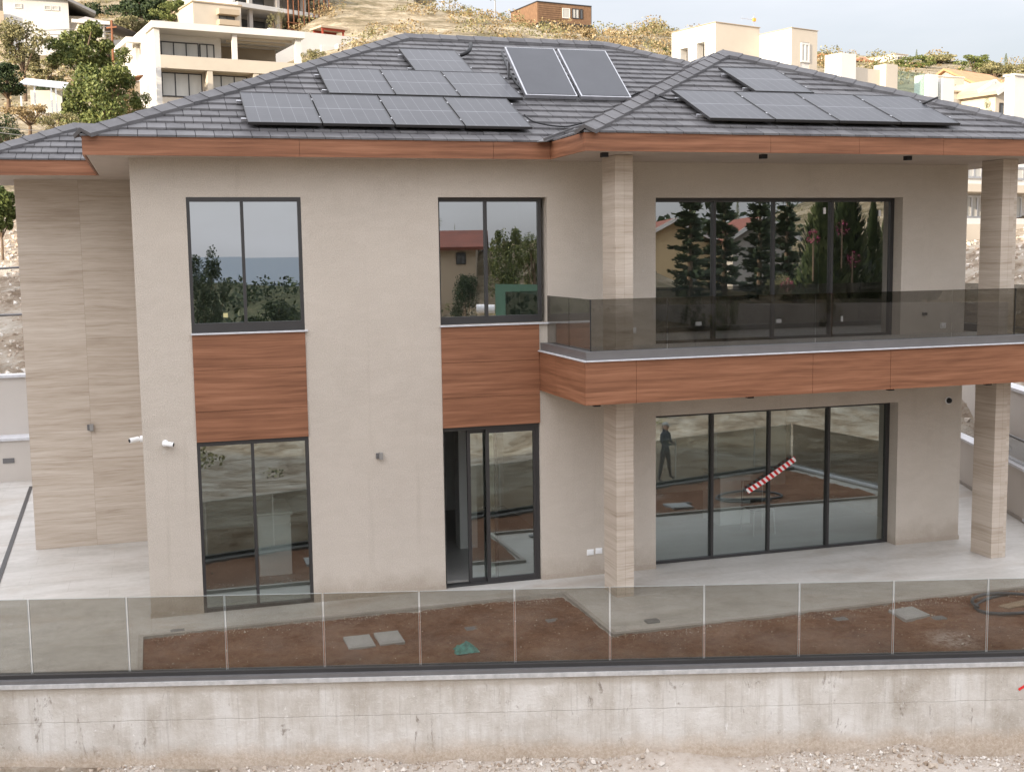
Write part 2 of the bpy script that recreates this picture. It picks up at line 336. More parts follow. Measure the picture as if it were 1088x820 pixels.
def hterr(x, y):
    dx, dy = x-CAM.x, y-CAM.y; D = math.hypot(dx, dy); az = math.atan2(dx, dy)
    a = max(PH[0][0], min(PH[-1][0], az))
    back = 0
    for (h1, p1), (h2, p2) in zip(PH, PH[1:]):
        if a <= h2+1e-9:
            t = (a-h1)/(h2-h1); off = D*math.cos(az-YAW) if abs(az-YAW) < R(70) else D
            back = interp(p1, off)*(1-t)+interp(p2, off)*t; break
    back += (noise.noise(Vector((x*.06, y*.06, 3)))*.8*smooth(60, 110, D) + noise.noise(Vector((x*.25, y*.25, 9)))*.5*smooth(32, 60, D))
    yy = -y
    front = -1.02 - .13*max(0, min(yy, 30)-9.5)
    front = interp([(-50,-1.7),(7.5,-1.7),(10,-1.3),(30,-3.7),(120,-4.5),(500,-11),(1000,-26),(1250,-42),(3000,-60)], yy)
    front += smooth(9, 28, x)*smooth(17, 36, yy)*(1-smooth(150, 400, yy))*3.2 + 6.5*math.exp(-((x-19)**2+(y+46)**2)/(2*7.0**2))
    front += noise.noise(Vector((x*.012, y*.012, 1)))*7*smooth(60, 300, yy) + noise.noise(Vector((x*.003, y*.003, 5)))*15*smooth(250, 700, yy)*.45 + noise.noise(Vector((x*.3, y*.3, 2)))*.25*smooth(22, 32, yy)
    front += 19*math.exp(-((x-98)**2+(y+72)**2)/(2*36**2))*smooth(20, 60, yy)
    w = smooth(-9, 3, y)
    if az < R(-80) or az > R(100): w *= 1
    z = front*(1-w)+back*w
    e = Vector((x, y, 0))-HC; s = e.dot(sd); q = e.dot(sp_)
    if s > 0: hh = 36*(1-smooth(20, 90, s))
    else: hh = 36*(1-smooth(0, 38, -s))
    hh *= 1-smooth(17, 42, abs(q))
    # never above the plot itself
    return max(z, hh-1.2) if hh > .5 else z
mb = MB(); NA, rr = 288, []
d = 3.0
while d < 1500: rr.append(d); d *= 1.0; d += max(.5, d*.03)
mb.v.append(Vector((CAM.x, CAM.y, hterr(CAM.x, CAM.y))))
for d in rr:
    for k in range(NA):
        a = 2*math.pi*k/NA; x = CAM.x+d*math.sin(a); y = CAM.y+d*math.cos(a); mb.v.append(Vector((x, y, hterr(x, y))))
for k in range(NA): mb.f.append((0, 1+(k+1)%NA, 1+k))
for i in range(len(rr)-1):
    for k in range(NA):
        a = 1+i*NA+k; b = 1+i*NA+(k+1)%NA; mb.f.append((a, b, b+NA, a+NA))
struct(build('hillside', mb, HILL, smooth=True))
t = NT('sea_water'); SEA = t.pr((.03,.07,.11), .35, t.bump(t.noise(t.pos(), .05, 4), .3, 1.0), .5)
struct(build('sea', MB().add([(-40000,-45000,-31),(40000,-45000,-31),(40000,6000,-31),(-40000,6000,-31)], [(0,1,2,3)]), SEA))

# ------------------------------------------------------------------ plot ground
KX = (9.99+1.69); PD = Vector((11.68,-3.21,0)).normalized(); PN = Vector((-PD.y*-1, 0, 0))
PN = Vector((PD.y, -PD.x, 0))                     # outward (towards the camera)
if PN.y > 0: PN = -PN
PA = Vector((-1.69,-2.03,0))
def par(s, off=0, z=0): p = PA+PD*s+PN*off; return Vector((p.x, p.y, z))
S0, S1 = -7.0, 16.05
cr = par(S1)
def sheet(name, pts, z, m, th=.05):
    return struct(build(name, MB().prism(pts, z-th, z), m))
rb = [(cr.x, cr.y), (14.30,-3.0), (14.93,.6), (16.22,4.0), (17.7,8.3), (19.2,12.5)]
l0 = par(S0, -.03)
rim = [(p[0]-.02, p[1]) for p in rb]
pr0, pr1 = par(S0, -.06), par(S1, -.06)
sheet('terrace_paving', [(pr0.x, pr0.y), (pr1.x-.02, pr1.y)]+rim[1:]+[(l0.x-2, 12.5)], 0, PAVE, .4)
# soil bed: two rectangles following the facade, with the step in its edge
def soil_z(x, y): return .03+.06*noise.noise(Vector((x*1.3, y*1.3, 0)))+.045*noise.noise(Vector((x*5, y*5, 2)))+.03*noise.noise(Vector((x*12, y*12, 5)))
soil_poly = [(-.105,-2.50), (-.105,-.925), (5.69,-.925), (5.62,-2.85), (12.9,-2.85), (13.85,-6.1)]
mb = MB(); st = .07
nx, ny = int(14/st), int(5.4/st)
idx = {}
for i in range(nx+1):
    for j in range(ny+1):
        x = -.1+i*st; y = -6.3+j*st
        ok = (y <= -.93 and x <= 5.66) or (y <= -2.86)
        pl = (Vector((x, y, 0))-PA).dot(PN)
        if x > 13.6+ (y+6)*.1: ok = False
        if ok and pl <= .02: idx[i, j] = len(mb.v); mb.v.append(Vector((x, y, .012+.5*max(-.02, soil_z(x, y)))))
for (i, j) in idx:
    if (i+1, j) in idx and (i, j+1) in idx and (i+1, j+1) in idx: mb.f.append((idx[i,j], idx[i+1,j], idx[i+1,j+1], idx[i,j+1]))
struct(build('garden_soil', mb, SOIL, smooth=True))
KERB = plain('concrete_kerb', (.33,.30,.27), .85, .12, 3, .3, 40)
mb = MB(); mb.box(-.16,-.10,-2.42,-.86,0,.045); mb.box(-.10,5.74,-.925,-.86,0,.045); mb.box(5.68,5.74,-2.86,-.925,0,.045); mb.box(5.74,13.9,-2.86,-2.795,0,.045)
struct(build('kerb_strip', mb, KERB))
# outside track below the wall
mb = MB(); GN, GM, GS = 330, 30, .075
def track_z(s_, o): 
    p = par(s_, o)
    z = -1.10-.035*max(0, s_-10)+.05*noise.noise(Vector((p.x*1.7, p.y*1.7, 4)))+.16*max(0, .5-o)*2*(.5+noise.noise(Vector((p.x*1.1, 0, 7))))
    return z+.022*noise.noise(Vector((p.x*6, p.y*6, 1)))+.012*noise.noise(Vector((p.x*17, p.y*17, 2)))
for i in range(GN+1):
    for j in range(GM):
        s_ = -9+i*GS; o = .09+j*.07 if j < GM-2 else .09+(GM-3)*.07+(j-GM+3)*1.2; p = par(s_, o)
        mb.v.append(Vector((p.x, p.y, track_z(s_, o) if j < GM-1 else -1.9)))
for i in range(GN):
    for j in range(GM-1):
        a = i*GM+j; mb.f.append((a, a+1, a+GM+1, a+GM))
struct(build('ground', mb, GROUND, smooth=True))
# rubble lying along the foot of the wall and pebbles on the soil
RUB = m_leaf('rubble_stone', (.30,.23,.17), (.44,.37,.30), (.62,.58,.53))
def stone(mb, c, r):
    pts = [(1,0,0),(-1,0,0),(0,1,0),(0,-1,0),(0,0,1),(0,0,-1)]
    m = Matrix.Rotation(random.random()*6, 3, Vector((random.random(), random.random(), random.random()+.1)).normalized())
    vs = [Vector(c)+m @ (Vector(p)*r*random.uniform(.5,1.1)) for p in pts]
    mb.add(vs, [(4,0,2),(4,2,1),(4,1,3),(4,3,0),(5,2,0),(5,1,2),(5,3,1),(5,0,3)])
mb = MB(); rnd0 = random.Random(3)
for i in range(12000):
    s_ = rnd0.uniform(-6, 15.5); dens = max(0, noise.noise(Vector((s_*.55, 0, 3)))+.42)
    if rnd0.random() > dens*1.5: continue
    o = .10+abs(rnd0.gauss(0, .38)); r_ = rnd0.choice((.006,.008,.010,.014,.018,.028)) if rnd0.random() < .97 else .05
    stone(mb, par(s_, o, track_z(s_, o)+r_*.3), r_)
struct(build('rubble', mb, RUB), 'stuff')
mb = MB()
for i in range(3200):
    x = random.uniform(0, 13); y = random.uniform(-6, -1)
    edge = random.random() < .55
    if edge:
        if x < 5.6: y = -.95-abs(random.gauss(0, .12))
        else: y = -2.9-abs(random.gauss(0, .12))
    if x > 5.6 and y > -2.9: continue
    if (Vector((x, y, 0))-PA).dot(PN) > -.1: continue
    stone(mb, (x, y, .02+.5*soil_z(x, y)), random.choice((.004,.005,.007,.010)) if random.random() < .992 else .025)
struct(build('pebbles', mb, RUB), 'stuff')

# ------------------------------------------------------------------ retaining wall with coping
W = thing('retaining_wall', 'long weathered concrete retaining wall with grey coping and white drip edge across the foreground', 'wall', par(4))
def strip(s0, s1, o0, o1, z0, z1, mb=None):
    mb = mb or MB(); a, b, c, d = par(s0, o0), par(s1, o0), par(s1, o1), par(s0, o1)
    return mb.prism([(a.x,a.y),(b.x,b.y),(c.x,c.y),(d.x,d.y)][::(1 if (b-a).cross(c-b).z > 0 else -1)], z0, z1)
build('concrete_wall', strip(S0, S1+.1, .10, -.16, -2.4, -.035), CONC, W)
build('drip_edge', strip(S0, S1+.14, .135, -.10, -.030, .020), plain('weathered_trim', (.43,.42,.41), .6, .2, 12), W)
build('coping', strip(S0, S1+.12, .115, -.19, .0205, .062), GREYMET, W)
rp = par(11.75, .104)
mk = MB(); p0 = par(12.02, .104, -.33); p1 = par(12.10, .104, -.28)
mk.bar(p0, p1, .006, .03); build('red_paint_mark', mk, plain('red_marker', (.6,.03,.03), .5), W)
G = thing('glass_railing', 'frameless smoky glass railing standing on the foreground retaining wall', 'railing', par(4, 0, .06))
build('base_shoe', strip(S0, S1+.03, .05, -.03, .062, .108), FRAME, G)
sx = [-1.33, -0.237, 0.86, 1.962, 3.047, 4.126, 5.209, 6.286, 7.378, 8.463, 9.553]
ss = [(x+1.69)/PD.x for x in sx]; pt = ss[-1]-ss[-2]
ss = [ss[0]-pt*k for k in (4,3,2,1)]+ss+[ss[-1]+pt*k for k in (1,2,3,4)]
EDGE = plain('polished_glass_edge', (.36,.38,.37), .25, .05)
for a, b in zip(ss, ss[1:]):
    if b > S1+.05: b = S1+.02
    g_ = build('glass_panel', strip(a+.009, b-.009, .006, -.006, .09, 1.0), RGLASS, G)
    m2 = MB(); strip(a+.0085, a+.011, .0075, -.0075, .091, 1.001, m2); strip(b-.011, b-.0085, .0075, -.0075, .091, 1.001, m2); strip(a+.0125, b-.0125, .0065, -.0065, 1.0003, 1.0015, m2)
    build('polished_edge', m2, EDGE, g_)

# right boundary: low wall, coping and railing, and the wall terraced above it
RBW = thing('boundary_wall', 'low cream boundary wall with white coping beyond the right column', 'wall', (14.95,.6,0))
def seg_wall(pts, off, th, z0, z1, mb=None):
    mb = mb or MB()
    P = [Vector((p[0], p[1], 0)) for p in pts]
    def offs(o):
        out = []
        for i, p in enumerate(P):
            d = (P[min(i+1,len(P)-1)]-P[max(i-1,0)]).normalized(); out.append(p+Vector((d.y,-d.x,0))*o)
        return out
    A, B = offs(off), offs(off+th)
    for i in range(len(P)-1):
        mb.prism([(A[i].x,A[i].y),(B[i].x,B[i].y),(B[i+1].x,B[i+1].y),(A[i+1].x,A[i+1].y)][::1], z0, z1)
    return mb
rl = [Vector((p[0], p[1], 0)) for p in rb]
def lerp_z(): pass
seg = [tuple(p[:2]) for p in rb]
build('wall_face', seg_wall(seg[2:], 0, .2, -.5, .92), LIGHTWALL, RBW)
build('front_wall_face', seg_wall(seg[:3], 0, .2, -1.4, .03), LIGHTWALL, RBW)
build('coping', seg_wall(seg[2:], -.03, .26, .92, .965), WHITEMET, RBW)
build('front_coping', seg_wall(seg[:3], -.03, .26, .03, .07), WHITEMET, RBW)
build('skirting', seg_wall(seg[2:], -.02, .018, 0, .07), KERB, RBW)
RG = thing('glass_railing', 'dark glass railing on the low wall beside the right column', 'railing', (14.95,.6,.95))
build('glass_panel', seg_wall(seg[:3], .08, .012, .07, 1.0), BGLASS, RG)
build('glass_panel', seg_wall([(14.93,.6),(15.75,2.75)], .08, .012, .965, 1.40), BGLASS, RG)
build('top_rail', seg_wall([(14.93,.6),(15.75,2.75)], .06, .05, 1.40, 1.43), FRAME, RG)
UW = thing('upper_terrace_wall', 'upper cream retaining wall stepped above the low wall behind the right column', 'wall', (17.4,3.4,0))
up_pts = [(16.4,1.6),(17.3,4.0),(19.6,10.3)]
build('wall_face', seg_wall(up_pts, 0, .25, -.5, 1.95), LIGHTWALL, UW)
build('coping', seg_wall(up_pts, -.04, .33, 1.95, 2.01), WHITEMET, UW)
fr = thing('metal_truss', 'black metal lattice frame lying on the rubble beyond the right column', 'frame', (18,4.5,2.2))
a = at(1070, 462, 24.5); b = at(1100, 468, 24.5); m2 = MB()
dz = Vector((0,0,.28))
a = a-Vector((.4,0,0)); b = b+Vector((.6,0,0))
m2.bar(a, b, .04, .04); m2.bar(a-dz, b-dz, .04, .04)
for k in range(7):
    q = a.lerp(b, k/6); q2 = a.lerp(b, min(1,(k+1)/6)); m2.bar(q, (q2 if k < 6 else b)-dz, .025, .025)
build('lattice', m2, FRAME, fr)

# left boundary walls
LW = thing('boundary_wall', 'low pale boundary wall with a dark vent at the left edge of the terrace', 'wall', (-5,11.6,0))
build('wall_face', MB().box(-11,-.4,11.6,11.9,-.5,.92), LIGHTWALL, LW)
build('coping', MB().box(-11,-.4,11.56,12.2,.92,.975), WHITEMET, LW)
v_ = build('vent', MB().box(-3.16,-2.92,11.585,11.6,.42,.53), GREYMET, LW)
LW2 = thing('upper_terrace_wall', 'upper pale retaining wall with white coping below the rocky bank at the left edge', 'wall', (-5,12.2,0))
build('wall_face', MB().box(-11,-.4,12.2,12.45,.9,2.28), LIGHTWALL, LW2)
build('coping', MB().box(-11,-.4,12.14,12.55,2.28,2.34), WHITEMET, LW2)
for k, (pa, pb, lab) in enumerate((((-30,287),(40,283),'thin grey pipe running along the upper part of the rocky bank'), ((-30,336),(40,333.5),'thin grey pipe running along the lower part of the rocky bank'))):
    tag(build('pipe', MB().tube([at(*pa, 34-k*3), at(*pb, 34-k*3)], .035), GREYMET), lab, 'pipe')
# slot drain, grates
sd0, sd1 = on_z(0, 612), on_z(33, 517)
dd = (sd1-sd0).normalized()
ch = build('slot_drain', MB().bar(sd0-dd*3+Vector((0,0,.003)), sd1+Vector((0,0,.003)), .07, .02), FRAME, origin=sd0); tag(ch, 'long dark slot drain crossing the left terrace', 'drain')
for x, y, lab in ((.33,-.76,'small grey floor grate on paving in front of the left pier'), (6.4,-2.44,'small grey floor grate on paving in front of the left column'),
    (5.15,-2.0,'small grey ground box in the soil near the step of its kerb'), (4.04,-1.96,'small grey ground box in the soil above the teal rubble'), (8.78,-3.21,'small upright grey box in the soil left of the square cover'), (10.02,-3.6,'small upright grey box in the soil right of the square cover')):
    g_ = thing('ground_box', lab, 'ground box', (x, y, .0))
    build('body', MB().box(x-.09,x+.09,y-.06,y+.06,.0,.032), plain('box_plastic', (.20,.20,.20), .6), g_, bevel=.004)
    m2 = MB()
    for k in range(5): m2.box(x-.078+k*.034, x-.064+k*.034, y-.045, y+.045, .032, .035)
    build('grille', m2, GREYMET, g_)
COVER = plain('cover_concrete', (.33,.325,.32), .8, .08, 4, .2, 50)
def cover(pts, label):
    c = sum((Vector(p) for p in pts), Vector((0,0)))/4
    g_ = thing('manhole_cover', label, 'cover', (c.x, c.y, 0)); build('slab', MB().prism(pts, 0, .055), COVER, g_, bevel=.008)
    build('lid_rim', MB().prism([tuple(c+(Vector(p)-c)*.82) for p in pts], .055, .061), COVER, g_)
cover([(2.36,-2.30),(2.70,-2.30),(2.70,-1.83),(2.36,-1.83)], 'left one of the two adjoining concrete covers in the soil')
cover([(2.76,-2.28),(3.08,-2.28),(3.08,-1.80),(2.76,-1.80)], 'right one of the two adjoining concrete covers in the soil')
cover([(9.52,-3.60),(9.95,-3.52),(9.95,-3.12),(9.55,-3.16)], 'single square concrete cover in the soil on the right')
TEAL = plain('teal_sheet', (.06,.23,.20), .6, .45, 14, .5, 40)
mb = MB(); c = Vector((3.74,-2.80,.03))
n1 = 19
for i in range(n1):
    for j in range(n1):
        u, v = i/(n1-1)*2-1, j/(n1-1)*2-1; rr_ = max(abs(u), abs(v))
        mb.v.append(c+Vector((u*.15*(1+.2*noise.noise(Vector((u,v,1)))), v*.12, .085*(1-rr_**1.5)+.075*abs(noise.noise(Vector((u*2.4,v*2.4,6))))*(1.1-rr_)+.03*noise.noise(Vector((u*7,v*7,3)))*(1.1-rr_))))
for i in range(n1-1):
    for j in range(n1-1): a = i*n1+j; mb.f.append((a, a+n1, a+n1+1, a+1))
o = build('crumpled_sheet', mb, TEAL, origin=c); tag(o, 'crumpled teal plastic sheet lying on the soil near the railing', 'sheet')
hp = []
for k in range(46):
    a = k/45*2*math.pi*1.3+1.2; rr_ = .62+.05*math.sin(a*2.3); hp.append((11.35+rr_*math.cos(a)*1.0, -3.55+rr_*.72*math.sin(a), .05+.02*math.sin(a*1.7)+.0008*k))
tag(build('hose', MB().tube(hp, .022), plain('grey_hose', (.07,.075,.085), .5), origin=(11.35,-3.5,0), smooth=True), 'looped dark grey hose on the soil at the right edge', 'hose')
tag(build('board', MB().obox((11.42,-3.5,.045), Vector((.98,.2,0)).normalized(), Vector((-.2,.98,0)).normalized(), Vector((0,0,1)), .35,.08,.012), plain('raw_board', (.26,.19,.13), .8, .2, 5), origin=(11.4,-3.5,0), bevel=.003), 'pale wooden board lying inside the hose loop', 'board')
tag(build('board', MB().obox((4.15,-1.02,.03), Vector((.99,.05,0)).normalized(), Vector((-.05,.99,0)).normalized(), Vector((0,0,1)), .28,.012,.012), plain('brown_stick', (.2,.12,.07), .8, .2, 5), origin=(4.15,-1.02,0)), 'thin brown stick on the soil edge below the open door', 'stick')

# ------------------------------------------------------------------ HOUSE
ZS, ZF, PIT = 6.238, 6.466, .435
H = thing('house', 'two storey villa in beige render with hipped slate roof, wood bands and glass balcony', 'house', (6.5,0,0))
def wall_holes(xs0, xs1, z0, z1, holes, y0, y1):
    xs = sorted({xs0, xs1}|{h[0] for h in holes}|{h[1] for h in holes}); zs = sorted({z0, z1}|{h[2] for h in holes}|{h[3] for h in holes})
    def solid(i, j):
        if i < 0 or j < 0 or i >= len(xs)-1 or j >= len(zs)-1: return False
        cx, cz = (xs[i]+xs[i+1])/2, (zs[j]+zs[j+1])/2
        return not any(h[0] < cx < h[1] and h[2] < cz < h[3] for h in holes)
    mb = MB()
    for i in range(len(xs)-1):
        for j in range(len(zs)-1):
            if not solid(i, j): continue
            a, b, c, d = xs[i], xs[i+1], zs[j], zs[j+1]
            mb.add([(a,y0,c),(b,y0,c),(b,y0,d),(a,y0,d)], [(0,1,2,3)]); mb.add([(a,y1,c),(b,y1,c),(b,y1,d),(a,y1,d)], [(3,2,1,0)])
            if not solid(i-1, j): mb.add([(a,y0,c),(a,y0,d),(a,y1,d),(a,y1,c)], [(0,1,2,3)])
            if not solid(i+1, j): mb.add([(b,y0,c),(b,y0,d),(b,y1,d),(b,y1,c)], [(3,2,1,0)])
            if not solid(i, j-1): mb.add([(a,y0,c),(b,y0,c),(b,y1,c),(a,y1,c)], [(3,2,1,0)])
            if not solid(i, j+1): mb.add([(a,y0,d),(b,y0,d),(b,y1,d),(a,y1,d)], [(0,1,2,3)])
    return mb
W1 = (.702, 2.227); W2 = (4.167, 5.656); W2U = 5.80; WB = (7.531, 11.856); AR = 13.084; SILL = 3.897; HEAD = 5.724
holes = [(W1[0],W1[1],0,2.4),(W1[0],W1[1],SILL,HEAD),(W2[0],W2[1],.0,2.4),(W2[0],W2U,SILL,HEAD),(WB[0],WB[1],0,2.397),(WB[0],WB[1],3.49,5.72)]
build('front_wall', wall_holes(0, AR, 0, ZS, holes, 0, .38), STUCCO, H)
build('side_wall', MB().box(0,.3,.38,9.6,0,ZS), STUCCO, H)
build('side_wall', MB().box(AR-.3,AR,.38,9.6,0,ZS), STUCCO, H)
build('rear_wall', MB().box(.3,AR-.3,9.3,9.6,0,ZS), STUCCO, H)
build('stone_wing', MB().box(-1.89,0,4.69,6.2,0,ZS), STONE, H)
PLM = m_stucco('plinth_render', (.53,.475,.41))
for a_, b_ in ((-.012,W1[0]-.001),(W1[1]+.001,W2[0]-.001),(W2[1]+.001,WB[0]-.001),(WB[1]+.001,AR+.012)): build('plinth', MB().box(a_,b_,-.012,0,0,.07), PLM, H)
build('ground_floor', MB().box(.3,AR-.3,.385,9.3,-.02,.012), FLOORT, H)
build('upper_floor', MB().box(.3,AR-.3,.385,9.3,3.0,3.47), PLASTER, H)
m2 = MB(); m2.box(.3,AR-.3,5.2,5.35,.012,3.0).box(.3,AR-.3,4.0,4.15,3.47,ZS-.01).box(3.2,3.35,.385,3.2,.012,3.0).box(3.2,3.35,.385,4.0,3.47,ZS-.01).box(6.6,6.75,.385,5.2,.012,3.0).box(6.6,6.75,.385,4.0,3.47,ZS-.01)
build('interior_wall', m2, PLASTER, H)
build('interior_column', MB().box(4.95,5.25,2.2,2.5,.012,3.0), PLASTER, H)

# windows
def window(name, x0, x1, z0, z1, y, mull, fw_=.045, bot=.06, glass=WGLASS, sashes=None, depth=.07, top=.06, ymul=None):
    m = MB(); m.box(x0, x1, y, y+depth, z1-top, z1).box(x0, x1, y, y+depth, z0, z0+bot)
    m.box(x0, x0+fw_, y, y+depth, z0+bot, z1-top).box(x1-fw_, x1, y, y+depth, z0+bot, z1-top)
    for k, mx in enumerate(mull): m.box(mx-.02, mx+.02, y-.004-(ymul[k] if ymul else 0), y+depth+.002, z0+bot-.001, z1-top+.001)
    w = build(name, m, FRAME, H)
    # each pane sits a hair out of true, as real glass does
    edges = [x0+fw_]+list(mull)+[x1-fw_]; g = MB()
    for a, b in zip(edges, edges[1:]):
        e = random.uniform(-.0022, .0022)*0.6; f_ = random.uniform(-.002, .002)*0.6; zb, zt = z0+bot-.002, z1-top+.002; yc = y+depth*.5
        g.add([(a,yc-e,zb-0),(b,yc+e,zb),(b,yc+e+f_,zt),(a,yc-e+f_,zt)], [(0,1,2,3)])
    build('glass', g, glass, w)
    return w
build('window_sill', MB().box(W1[0]-.012,W1[1]+.035,-.05,.02,SILL-.022,SILL), WHITEMET, H)
build('window_sill', MB().box(W2[0]-.012,W2U+.01,-.05,.02,SILL-.022,SILL), WHITEMET, H)
window('window', W1[0], W1[1], SILL, HEAD, .0, [1.43], bot=.13)
window('window', W2[0], W2[1]+.09, SILL, HEAD, .12, [4.90], bot=.11)
window('glass_door', W1[0], W1[1], .0, 2.4, .01, [1.45], bot=.05, glass=DGLASS)
window('glass_door', WB[0], WB[1], .0, 2.397, .23, [8.60,9.62,10.70], fw_=.065, bot=.045, glass=DGLASS, ymul=(.02,.0,.02))
window('glass_door', WB[0], WB[1], 3.49, 5.72, .23, [8.62,9.66,10.70], fw_=.065, bot=.045, ymul=(.02,.0,.02))
# open sliding door: outer frame and two sashes pushed right
m = MB().box(W2[0],W2[1],.05,.19,2.34,2.4).box(W2[0],W2[1],.05,.19,0,.03).box(W2[0],W2[0]+.03,.05,.19,.03,2.34).box(W2[1]-.05,W2[1],.05,.19,.03,2.34)
dw = build('sliding_door', m, FRAME, H)
for x0, x1, y in ((4.56,5.02,.13),(4.83,W2[1]-.05,.06)):
    m = MB().box(x0,x0+.05,y,y+.05,.03,2.34).box(x1-.04,x1,y,y+.05,.03,2.34).box(x0+.05,x1-.04,y,y+.05,.03,.09).box(x0+.05,x1-.04,y,y+.05,2.28,2.34)
    build('sash', m, FRAME, dw); build('glass', MB().add([(x0+.05,y+.025,.09),(x1-.04,y+.026,.09),(x1-.04,y+.025,2.28),(x0+.05,y+.025,2.28)], [(0,1,2,3)]), DGLASS, dw)
# wood bands between the storeys
def band(x0, x1, zj):
    zz = [2.4]+zj+[SILL-.024]; m = MB()
    for a, b in zip(zz, zz[1:]): m.box(x0+.002, x1-.002, -.022, .0-.001, a+.003, b-.003)
    m.box(x0+.004, x1-.004, -.012, -.002, 2.405, SILL-.026)
    build('wood_band', m, WOOD, H)
band(W1[0], W1[1], [2.82,3.385]); band(W2[0], W2[1]+.0, [2.835,3.35])

# columns
for x0, x1 in ((6.376,6.639),(12.745,13.017)):
    build('column', MB().box(x0,x1,-1.25,-.758,0,2.885).box(x0,x1,-1.25,-.758,3.50,ZS-.004), COLSTONE, H, bevel=.004)
# balcony
XB, YB, ZB0, ZB1, XBR = 5.659, -1.952, 2.89, 3.49, 13.9
BAL = build('balcony', MB().box(XB+.04,XBR-.04,YB+.04,-.001,ZB0+.012,ZB1-.02).box(AR+.002,XBR-.04,.0,5.9,ZB0+.012,ZB1-.02), SOFFIT, H)
m = MB(); js = [XB+.0, 6.386, 9.072, 10.34, XBR]
for a, b in zip(js, js[1:]): m.box(a+.003, b-.003, YB, YB+.03, ZB0, ZB1-.025)
m.box(XB, XB+.03, YB+.031, -.75, ZB0, ZB1-.025).box(XB, XB+.03, -.745, -.001, ZB0, ZB1-.025)
m.box(XBR-.03, XBR, YB+.031, 5.9, ZB0, ZB1-.025)
m.box(XB+.01, XBR-.01, YB+.008, YB+.035, ZB0+.004, ZB1-.03)
build('wood_fascia', m, WOOD, BAL)
m = MB().box(XB-.03,XBR+.03,YB-.035,YB+.02,ZB1-.02,ZB1-.004).box(XB-.03,XB+.02,YB+.02,-.001,ZB1-.02,ZB1-.004); build('drip_edge', m, WHITEMET, BAL)
m = MB().box(XB+.02,XBR-.02,YB+.02,YB+.22,ZB1-.019,ZB1+.105).box(XB+.02,XB+.2,YB+.22,-.001,ZB1-.019,ZB1+.105).box(XBR-.2,XBR-.02,YB+.22,5.9,ZB1-.019,ZB1+.105); build('glass_shoe', m, GREYMET, BAL)
build('floor_tiles', MB().box(XB+.2,XBR-.2,YB+.22,-.001,ZB1-.019,ZB1+.02), PAVE, BAL)
GT = 4.29
def bpane(x0, x1, y0, y1): 
    g_ = build('glass_panel', MB().box(x0,x1,y0,y1,ZB1+.10,GT), BGLASS, BAL)
bx = [XB+.14, 6.91, 9.2, 11.48, 12.59, XBR-.09]
for a, b in zip(bx, bx[1:]): bpane(a+.005, b-.005, -1.796, -1.784)
bpane(XB+.128, XB+.14, -1.784, -.95); bpane(XB+.128, XB+.14, -.94, -.01); bpane(XBR-.10, XBR-.088, -1.78, 1.5); bpane(XBR-.10, XBR-.088, 1.51, 5.9)
build('glass_edge', MB().box(XB+.1265,XB+.1415,-1.7985,-1.7965,ZB1+.1,GT), BLACK, BAL); build('glass_edge', MB().box(12.586,12.594,-1.80,-1.78,ZB1+.1,GT), BLACK, BAL)
# soffit and fascia of roof
EX, EY, XI, EY2, XR2 = -.5402, -.418, 5.7253, -1.83, 13.80
WX, WY = -2.40, 3.515
m = MB().prism([(EX+.03,EY+.03),(XI,EY+.03),(XI+.03,EY2+.03),(XR2-.03,EY2+.03),(XR2-.03,10.2),(EX+.03,10.2)], ZS, ZS+.03)
m.prism([(WX+.03,WY+.03),(EX+.029,WY+.03),(EX+.029,6.40),(WX+.03,6.40)], ZS+.001, ZS+.031)
m.box(EX+.3,EX+.304,EY+.04,3.4,ZS-.002,ZS); m.box(EX+.04,5.6,-.2,-.196,ZS-.002,ZS)
SOF = build('soffit', m, SOFFIT, H)
m = MB(); js = [EX, 2.184, 4.878, XI+.0]
for a, b in zip(js, js[1:]): m.box(a+.002-(.012 if a == EX else 0), b-.002-(.012 if b == XI else 0), EY-.012, EY+.02, ZS-.004, ZF+.006)
m.box(XI-.012, XI+.02, EY2+.021, EY-.013, ZS-.004, ZF+.006)
js = [XI, 8.434, 9.83, 11.22, XR2]
for a, b in zip(js, js[1:]): m.box(a+.002-(.012 if a == XI else 0), b-.002+(.012 if b == XR2 else 0), EY2-.012, EY2+.02, ZS-.004, ZF+.006)
m.box(XR2-.02, XR2+.012, EY2+.021, 10.2, ZS-.004, ZF+.006).box(EX-.012, EX+.02, EY+.021, WY+.03, ZS-.004, ZF+.006)
js = [WX, EX-.002]
for a, b in zip(js, js[1:]): m.box(a-.012, b-.012, WY-.012, WY+.02, ZS-.003, ZF+.006)
m.box(WX-.012, WX+.02, WY+.021, 6.42, ZS-.004, ZF+.006)
m.box(EX+.01,XI-.01,EY+.01,EY+.035,ZS,ZF-.01).box(XI+.01,XR2-.01,EY2+.01,EY2+.035,ZS,ZF-.01)
build('roof_fascia', m, WOOD, H)

